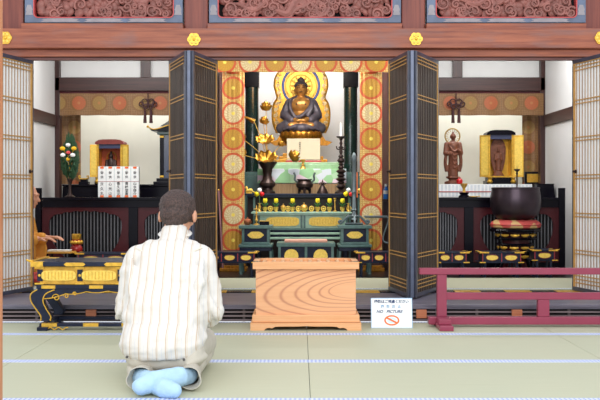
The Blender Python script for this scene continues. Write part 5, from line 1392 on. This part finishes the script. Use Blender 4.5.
def head(b, c, R, k=1.0):
    """c skull centre, R rotation matrix (face looks along local +Y)"""
    c = Vector(c)
    def q(x, y, z): return c + R @ Vector((x * k, y * k, z * k))
    def bl(x, y, z, r, seg=20):
        e = R.to_euler(); b.ball(q(x, y, z), tuple(v * k for v in r), seg, rot=tuple(e))
    bl(0, -.012, .015, (.080, .097, .092)); bl(0, .03, -.035, (.062, .068, .078)); bl(0, .055, -.088, (.036, .034, .026)); bl(0, .012, -.07, (.052, .06, .04))
    capsule(b, q(0, .092, .0), q(0, .112, -.034), .009 * k, .014 * k, 10, 3)
    bl(0, .092, -.062, (.024, .012, .009), 12); bl(0, .088, .018, (.055, .016, .012), 14)
    for s in (-1, 1):
        bl(s * .089, -.004, -.022, (.011, .023, .034), 12); bl(s * .031, .088, .003, (.014, .010, .009), 10); bl(s * .04, .068, -.03, (.026, .026, .024), 12)
    return q
# ------------------------------------------------------------------ the kneeling man
man = T('person', 'man in a white striped shirt and beige trousers kneeling on the tatami, seen from behind', 'person', (-.645, 4.30, 0))
Rh = Euler((-.30, .0, -.16)).to_matrix()
HC = Vector((.020, .315, .795))
def manbody(b):
    q = head(b, HC, Rh, 1.02)
    capsule(b, (.006, .215, .62), (.014, .29, .74), .062, .058)
    b.ball((0, .16, .55), (.16, .10, .10)); b.ball((0, .12, .42), (.155, .11, .17)); b.ball((0, .03, .27), (.15, .11, .14)); b.ball((0, -.03, .17), (.165, .13, .085))
    for s in (-1, 1):
        b.ball((s * .155, .17, .575), .06); capsule(b, (s * .165, .17, .57), (s * .205, .13, .33), .052, .042); capsule(b, (s * .205, .13, .33), (s * .028, .36, .43), .04, .026)
        hand(b, (s * .022, .372, .44), (-s * .06, .35, .95), (s, .0, .0), -s if s > 0 else -s, .03)
        capsule(b, (s * .09, 0, .15), (s * .125, .38, .12), .08, .062); capsule(b, (s * .125, .38, .07), (s * .10, -.14, .055), .05, .036)
    capsule(b, (.12, -.10, .058), (.11, -.2, .06), .036, .032); capsule(b, (.11, -.2, .062), (-.03, -.325, .05), .034, .028)
    capsule(b, (-.10, -.13, .058), (-.075, -.2, .05), .034, .032); capsule(b, (-.07, -.2, .05), (.07, -.355, .035), .033, .027)
blob('body', manbody, SKIN, man, .0065, 2)
# shirt
m, N, L, P = nt('white_striped_seersucker')
tc = N.new('ShaderNodeTexCoord'); sp = N.new('ShaderNodeSeparateXYZ'); L.new(tc.outputs['Object'], sp.inputs[0])
A = lambda op, a, b=None, c=None: mathn(N, L, op, a, b, c)
ns = N.new('ShaderNodeTexNoise'); ns.inputs['Scale'].default_value = 5; ns.inputs['Detail'].default_value = 2; L.new(tc.outputs['Object'], ns.inputs['Vector'])
ux = A('ADD', sp.outputs[0], A('MULTIPLY', A('SUBTRACT', ns.outputs['Fac'], .5), .012))
ux = A('ADD', ux, A('MULTIPLY', A('MULTIPLY', sp.outputs[0], sp.outputs[2]), .16))
f1 = A('FRACT', A('MULTIPLY', A('ADD', ux, 5), 1 / .044)); s1 = A('LESS_THAN', A('ABSOLUTE', A('SUBTRACT', f1, .5)), .05)
s2 = A('LESS_THAN', A('ABSOLUTE', A('SUBTRACT', f1, .66)), .035); s3 = A('LESS_THAN', A('ABSOLUTE', A('SUBTRACT', f1, .08)), .025)
c = mixc(N, L, A('MULTIPLY', s1, .75), srgb(214, 210, 205), srgb(186, 158, 128)); c = mixc(N, L, A('MULTIPLY', s2, .45), c, srgb(198, 172, 138)); c = mixc(N, L, A('MULTIPLY', s3, .5), c, srgb(186, 190, 204))
L.new(c, P.inputs['Base Color']); P.inputs['Roughness'].default_value = .85
n2 = N.new('ShaderNodeTexNoise'); n2.inputs['Scale'].default_value = 26; n2.inputs['Detail'].default_value = 3; L.new(tc.outputs['Object'], n2.inputs['Vector'])
bp = N.new('ShaderNodeBump'); bp.inputs['Strength'].default_value = .35; bp.inputs['Distance'].default_value = .012; L.new(n2.outputs['Fac'], bp.inputs['Height']); L.new(bp.outputs['Normal'], P.inputs['Normal'])
SHIRT = m
def shirt(b):
    b.ball((0, .155, .55), (.195, .13, .115)); b.ball((0, .12, .42), (.222, .155, .20)); b.ball((0, .07, .34), (.22, .15, .17)); b.ball((0, .03, .30), (.205, .165, .17)); b.ball((0, -.02, .21), (.205, .165, .12)); b.ball((-.005, -.045, .19), (.208, .185, .125))
    capsule(b, (.004, .19, .60), (.010, .25, .675), .085, .072)
    for s in (-1, 1):
        b.ball((s * .130, .17, .572), (.092, .085, .072)); b.ball((s * .07, .195, .615), (.085, .065, .052)); capsule(b, (s * .155, .165, .545), (s * .208, .13, .33), .076, .060)
        capsule(b, (s * .205, .13, .33), (s * .195, .16, .28), .062, .054)
        capsule(b, (s * .200, .15, .31), (s * .055, .33, .41), .056, .042)
        # folds
        b.tube(spline([(s * .17, .06, .58), (s * .165, .0, .46), (s * .14, -.06, .33), (s * .11, -.15, .2)], 5), .016, 6)
        b.tube(spline([(s * .20, .05, .40), (s * .23, .06, .33), (s * .25, .1, .28)], 5), .014, 6)
    b.tube(spline([(-.15, -.08, .25), (-.05, -.14, .225), (.06, -.14, .235), (.16, -.07, .27)], 6), .012, 6)
    b.tube(spline([(-.16, -.03, .34), (-.08, -.06, .31), (-.02, -.07, .3)], 6), .010, 6)
def shirtpost(v, n):
    w1 = noise.noise(v * 9) * .010 + max(0, noise.noise(Vector((v.x * 7 + v.z * 9, v.y * 5, v.z * 22 - v.x * 10)))) * .011 + noise.noise(Vector((v.x * 22, v.y * 10, v.z * 9))) * .0045 + noise.noise(v * 40) * .0012
    v = v + n * w1
    zb = .128 + .005 * math.sin(v.x * 14 + 1)
    if v.z < zb: v.z = zb; v.x *= .985
    return v
blob('shirt', shirt, SHIRT, man, .0075, 7, shirtpost)
cl = B()
for r_, zo in ((.064, .0), ):
    pts = []
    for i in range(33):
        a = 2 * PI * i / 32; pts.append((.012 + .066 * math.cos(a), .262 + .066 * math.sin(a), .688 + .012 * math.sin(a)))
    cl.tube(pts, .011, 8, flat=1.9, cap=False)
cl.done('collar', SHIRT, man, True)
B().tube(spline([(-.16, .115, .628), (-.09, .075, .60), (0, .05, .592), (.09, .075, .60), (.165, .115, .628)], 6), .0035, 6).done('yoke_seam', plain('pale_seam', (226, 216, 200), .8), man)
# trousers
TRO = plain('grey_beige_cotton', (186, 180, 168), .85, var=.06, scale=12, bump=.3, bscale=30)
def tro(b):
    b.ball((.012, -.035, .13), (.165, .155, .095)); b.ball((-.07, -.06, .135), (.108, .12, .085)); b.ball((.095, -.06, .135), (.105, .12, .085))
    for s in (-1, 1):
        capsule(b, (s * .10, 0, .15), (s * .135, .40, .12), .10, .078); capsule(b, (s * .135, .39, .075), (s * .115, -.08, .062), .067, .055)
    b.tube(spline([(.2, -.06, .13), (.17, -.13, .12), (.12, -.17, .11)], 5), .016, 6)
def tropost(v, n):
    v = v + n * (noise.noise(v * 12) * .006); v.z = max(v.z, .003)
    return v
blob('trousers', tro, TRO, man, .0075, 5, tropost)
# cuffs: open hems
for s, cx in ((-1, -.066), (1, .135)):
    prof = []
    b = B(); seg = 24; R0 = []
    for (yy, r_, rz) in ((-.03, .05, .05), (-.12, .052, .048), (-.19, .05, .044), (-.25, .056, .046), (-.25, .052, .042), (-.18, .044, .038)):
        R0.append([b.bm.verts.new((cx + s * (yy + .12) * -.1 + r_ * math.cos(2 * PI * i / seg), yy + (.03 * math.sin(2 * PI * i / seg) * s * 0 + .022 * math.cos(2 * PI * i / seg) * -s if yy < -.15 else 0), max(.002, .056 + rz * math.sin(2 * PI * i / seg) + (.012 if math.sin(2 * PI * i / seg) > .5 else 0)))) for i in range(seg)])
    for a_, b_ in zip(R0, R0[1:]):
        for i in range(seg): b.bm.faces.new((a_[i], a_[(i + 1) % seg], b_[(i + 1) % seg], b_[i]))
    b.done('trouser_cuff', TRO, man, True)
bt = plain('dark_button', (70, 66, 66), .4)
for x, z in ((.115, .165), (-.150, .172)): B().ball((x, -.19 if x > 0 else -.165, z - .03), (.0065, .004, .0065), 10).done('button', bt, man, True)
# socks
SOCK = plain('pale_blue_sock_knit', (168, 200, 226), .9, var=.06, scale=30, bump=.4, bscale=120)
def sk1(b):
    capsule(b, (.135, -.175, .06), (.100, -.24, .066), .042, .044); capsule(b, (.10, -.24, .066), (.0, -.31, .060), .046, .048); capsule(b, (.0, -.31, .06), (-.05, -.345, .046), .048, .040)
    b.ball((-.05, -.34, .046), (.046, .036, .036)); b.ball((.105, -.225, .066), (.046, .044, .04))
def sk2(b):
    capsule(b, (-.085, -.18, .055), (-.04, -.25, .05), .043, .045); capsule(b, (-.04, -.25, .05), (.05, -.35, .038), .045, .044); capsule(b, (.05, -.35, .038), (.095, -.375, .034), .044, .035)
def skp(v, n): v = v + n * noise.noise(v * 40) * .002; v.z = max(v.z, .002); return v
blob('sock', sk1, SOCK, man, .005, 3, skp); blob('sock', sk2, SOCK, man, .005, 3, skp)
# hair
m, N, L, P = nt('greying_dark_brown_hair')
tc = N.new('ShaderNodeTexCoord'); n = N.new('ShaderNodeTexNoise'); n.inputs['Scale'].default_value = 120; n.inputs['Detail'].default_value = 5; n.inputs['Roughness'].default_value = .7; L.new(tc.outputs['Object'], n.inputs['Vector'])
r = N.new('ShaderNodeValToRGB'); L.new(n.outputs['Fac'], r.inputs['Fac']); r.color_ramp.elements[0].position = .35; r.color_ramp.elements[1].position = .7
r.color_ramp.elements[0].color = srgb(26, 18, 18); r.color_ramp.elements[1].color = srgb(94, 70, 64)
L.new(r.outputs['Color'], P.inputs['Base Color']); P.inputs['Roughness'].default_value = .6
bp = N.new('ShaderNodeBump'); bp.inputs['Strength'].default_value = .7; bp.inputs['Distance'].default_value = .006; L.new(n.outputs['Fac'], bp.inputs['Height']); L.new(bp.outputs['Normal'], P.inputs['Normal'])
HAIR = m
def hair(b):
    e = tuple(Rh.to_euler())
    def bl(x, y, z, r_): b.ball(HC + Rh @ Vector((x, y, z)), r_, 24, rot=e)
    bl(0, -.016, .024, (.093, .108, .090)); bl(0, -.045, -.025, (.080, .073, .060)); bl(0, -.05, -.06, (.052, .053, .04))
    for s in (-1, 1): bl(s * .066, .005, .002, (.026, .05, .05)); bl(s * .078, .022, -.02, (.010, .012, .028))
def hairpost(v, n):
    return v + n * (noise.noise(v * 60) * .004 + noise.noise(v * 150) * .002)
o = blob('hair', hair, HAIR, man, .005, 4, hairpost)
# cut the face side out of the hair shell
bm = bmesh.new(); bm.from_mesh(o.data)
dl = []
for v in bm.verts:
    l = Rh.transposed() @ (v.co - HC)
    if (l.y > .035 and l.z < .055) or l.z < -.105: dl.append(v)
bmesh.ops.delete(bm, geom=dl, context='VERTS'); bm.to_mesh(o.data); bm.free()
# ------------------------------------------------------------------ the seated person behind the lattice
pr_ = T('person', 'shaven-headed person in an ochre robe seated half hidden behind the left lattice door', 'person', (-2.435, 7.86, ZI + .006), -PI / 2)
Rp = Euler((-.12, 0, 0)).to_matrix(); PC = Vector((.0, .05, .735))
def pb(b):
    head(b, PC, Rp, 1.0)
    capsule(b, (0, .0, .56), (0, .035, .67), .056, .052); b.ball((0, -.01, .5), (.16, .09, .09)); b.ball((0, -.02, .34), (.13, .10, .2)); b.ball((0, -.03, .14), (.15, .11, .1))
    for s in (-1, 1):
        capsule(b, (s * .155, -.01, .52), (s * .19, .03, .32), .048, .04); capsule(b, (s * .19, .03, .32), (s * .13, .18, .36), .038, .026)
        hand(b, (s * .13, .185, .362), (-s * .1, 1, .05), (0, 0, 1), s, .3)
        capsule(b, (s * .09, -.02, .11), (s * .12, .16, .09), .07, .055); capsule(b, (s * .12, .15, .06), (s * .09, -.14, .05), .045, .035)
blob('body', pb, SKIN, pr_, .0065, 2)
OCH = plain('ochre_robe_cloth', (204, 140, 52), .8, var=.18, scale=9, bump=.4, bscale=14)
def rb(b):
    b.ball((0, -.015, .51), (.185, .105, .095)); b.ball((0, -.02, .36), (.165, .125, .22)); b.ball((0, -.01, .15), (.19, .14, .14)); capsule(b, (0, -.01, .53), (0, .01, .60), .08, .066)
    for s in (-1, 1):
        capsule(b, (s * .165, -.01, .52), (s * .195, .03, .33), .07, .075); capsule(b, (s * .195, .03, .33), (s * .14, .145, .35), .07, .052)
        b.ball((s * .165, .10, .24), (.035, .085, .12)); capsule(b, (s * .10, -.02, .12), (s * .125, .16, .10), .10, .085); b.tube(spline([(s * .17, .02, .45), (s * .2, .07, .32), (s * .18, .12, .16)], 5), .02, 6)
def rbp(v, n): v = v + n * noise.noise(v * 12) * .008; v.z = max(v.z, .002); v.y = max(v.y, -.16); return v
blob('robe', rb, OCH, pr_, .0085, 5, rbp)
B().tube([(.062 * math.cos(2 * PI * i / 24), .012 + .06 * math.sin(2 * PI * i / 24), .605 + .01 * math.sin(2 * PI * i / 24)) for i in range(25)], .012, 8, flat=1.4, cap=False).done('collar', PAPER, pr_, True)
# ------------------------------------------------------------------ loose mounts become parts of their own
def split_loose(o):
    bm = bmesh.new(); bm.from_mesh(o.data); seen = set(); isl = []
    for v in bm.verts:
        if v.index in seen: continue
        st = [v]; seen.add(v.index); cur = []
        while st:
            a = st.pop(); cur.append(a.index)
            for e in a.link_edges:
                q = e.other_vert(a)
                if q.index not in seen: seen.add(q.index); st.append(q)
        isl.append(set(cur))
    bm.free()
    if len(isl) < 2: return
    src = o.data; base = o.name.split('.')[0]
    for k, s in enumerate(isl):
        b = bmesh.new(); b.from_mesh(src); b.verts.ensure_lookup_table()
        bmesh.ops.delete(b, geom=[v for v in b.verts if v.index not in s], context='VERTS')
        me = bpy.data.meshes.new(base); b.to_mesh(me); b.free()
        me.materials.clear()
        for mt in src.materials: me.materials.append(mt)
        if k == 0: o.data = me
        else:
            c = o.copy(); c.data = me; c.name = base; S.collection.objects.link(c)
for o in list(S.collection.objects):
    if o.type == 'MESH' and o.name.split('.')[0] in ('gilt_mount', 'gilt_rail_mount', 'gilt_rail_end', 'gilt_corner', 'gilt_bracket', 'gilt_stretcher_mount', 'gilt_foot', 'corner_plate', 'side_leaves', 'gilt_band', 'openwork_scroll', 'orange_tab', 'face_lines', 'corner_post', 'halo_ring', 'blue_band', 'gilt_scroll', 'side_curls', 'post', 'foot', 'leg', 'red_divider', 'moulding', 'waist'):
        if len(o.children) == 0: split_loose(o)
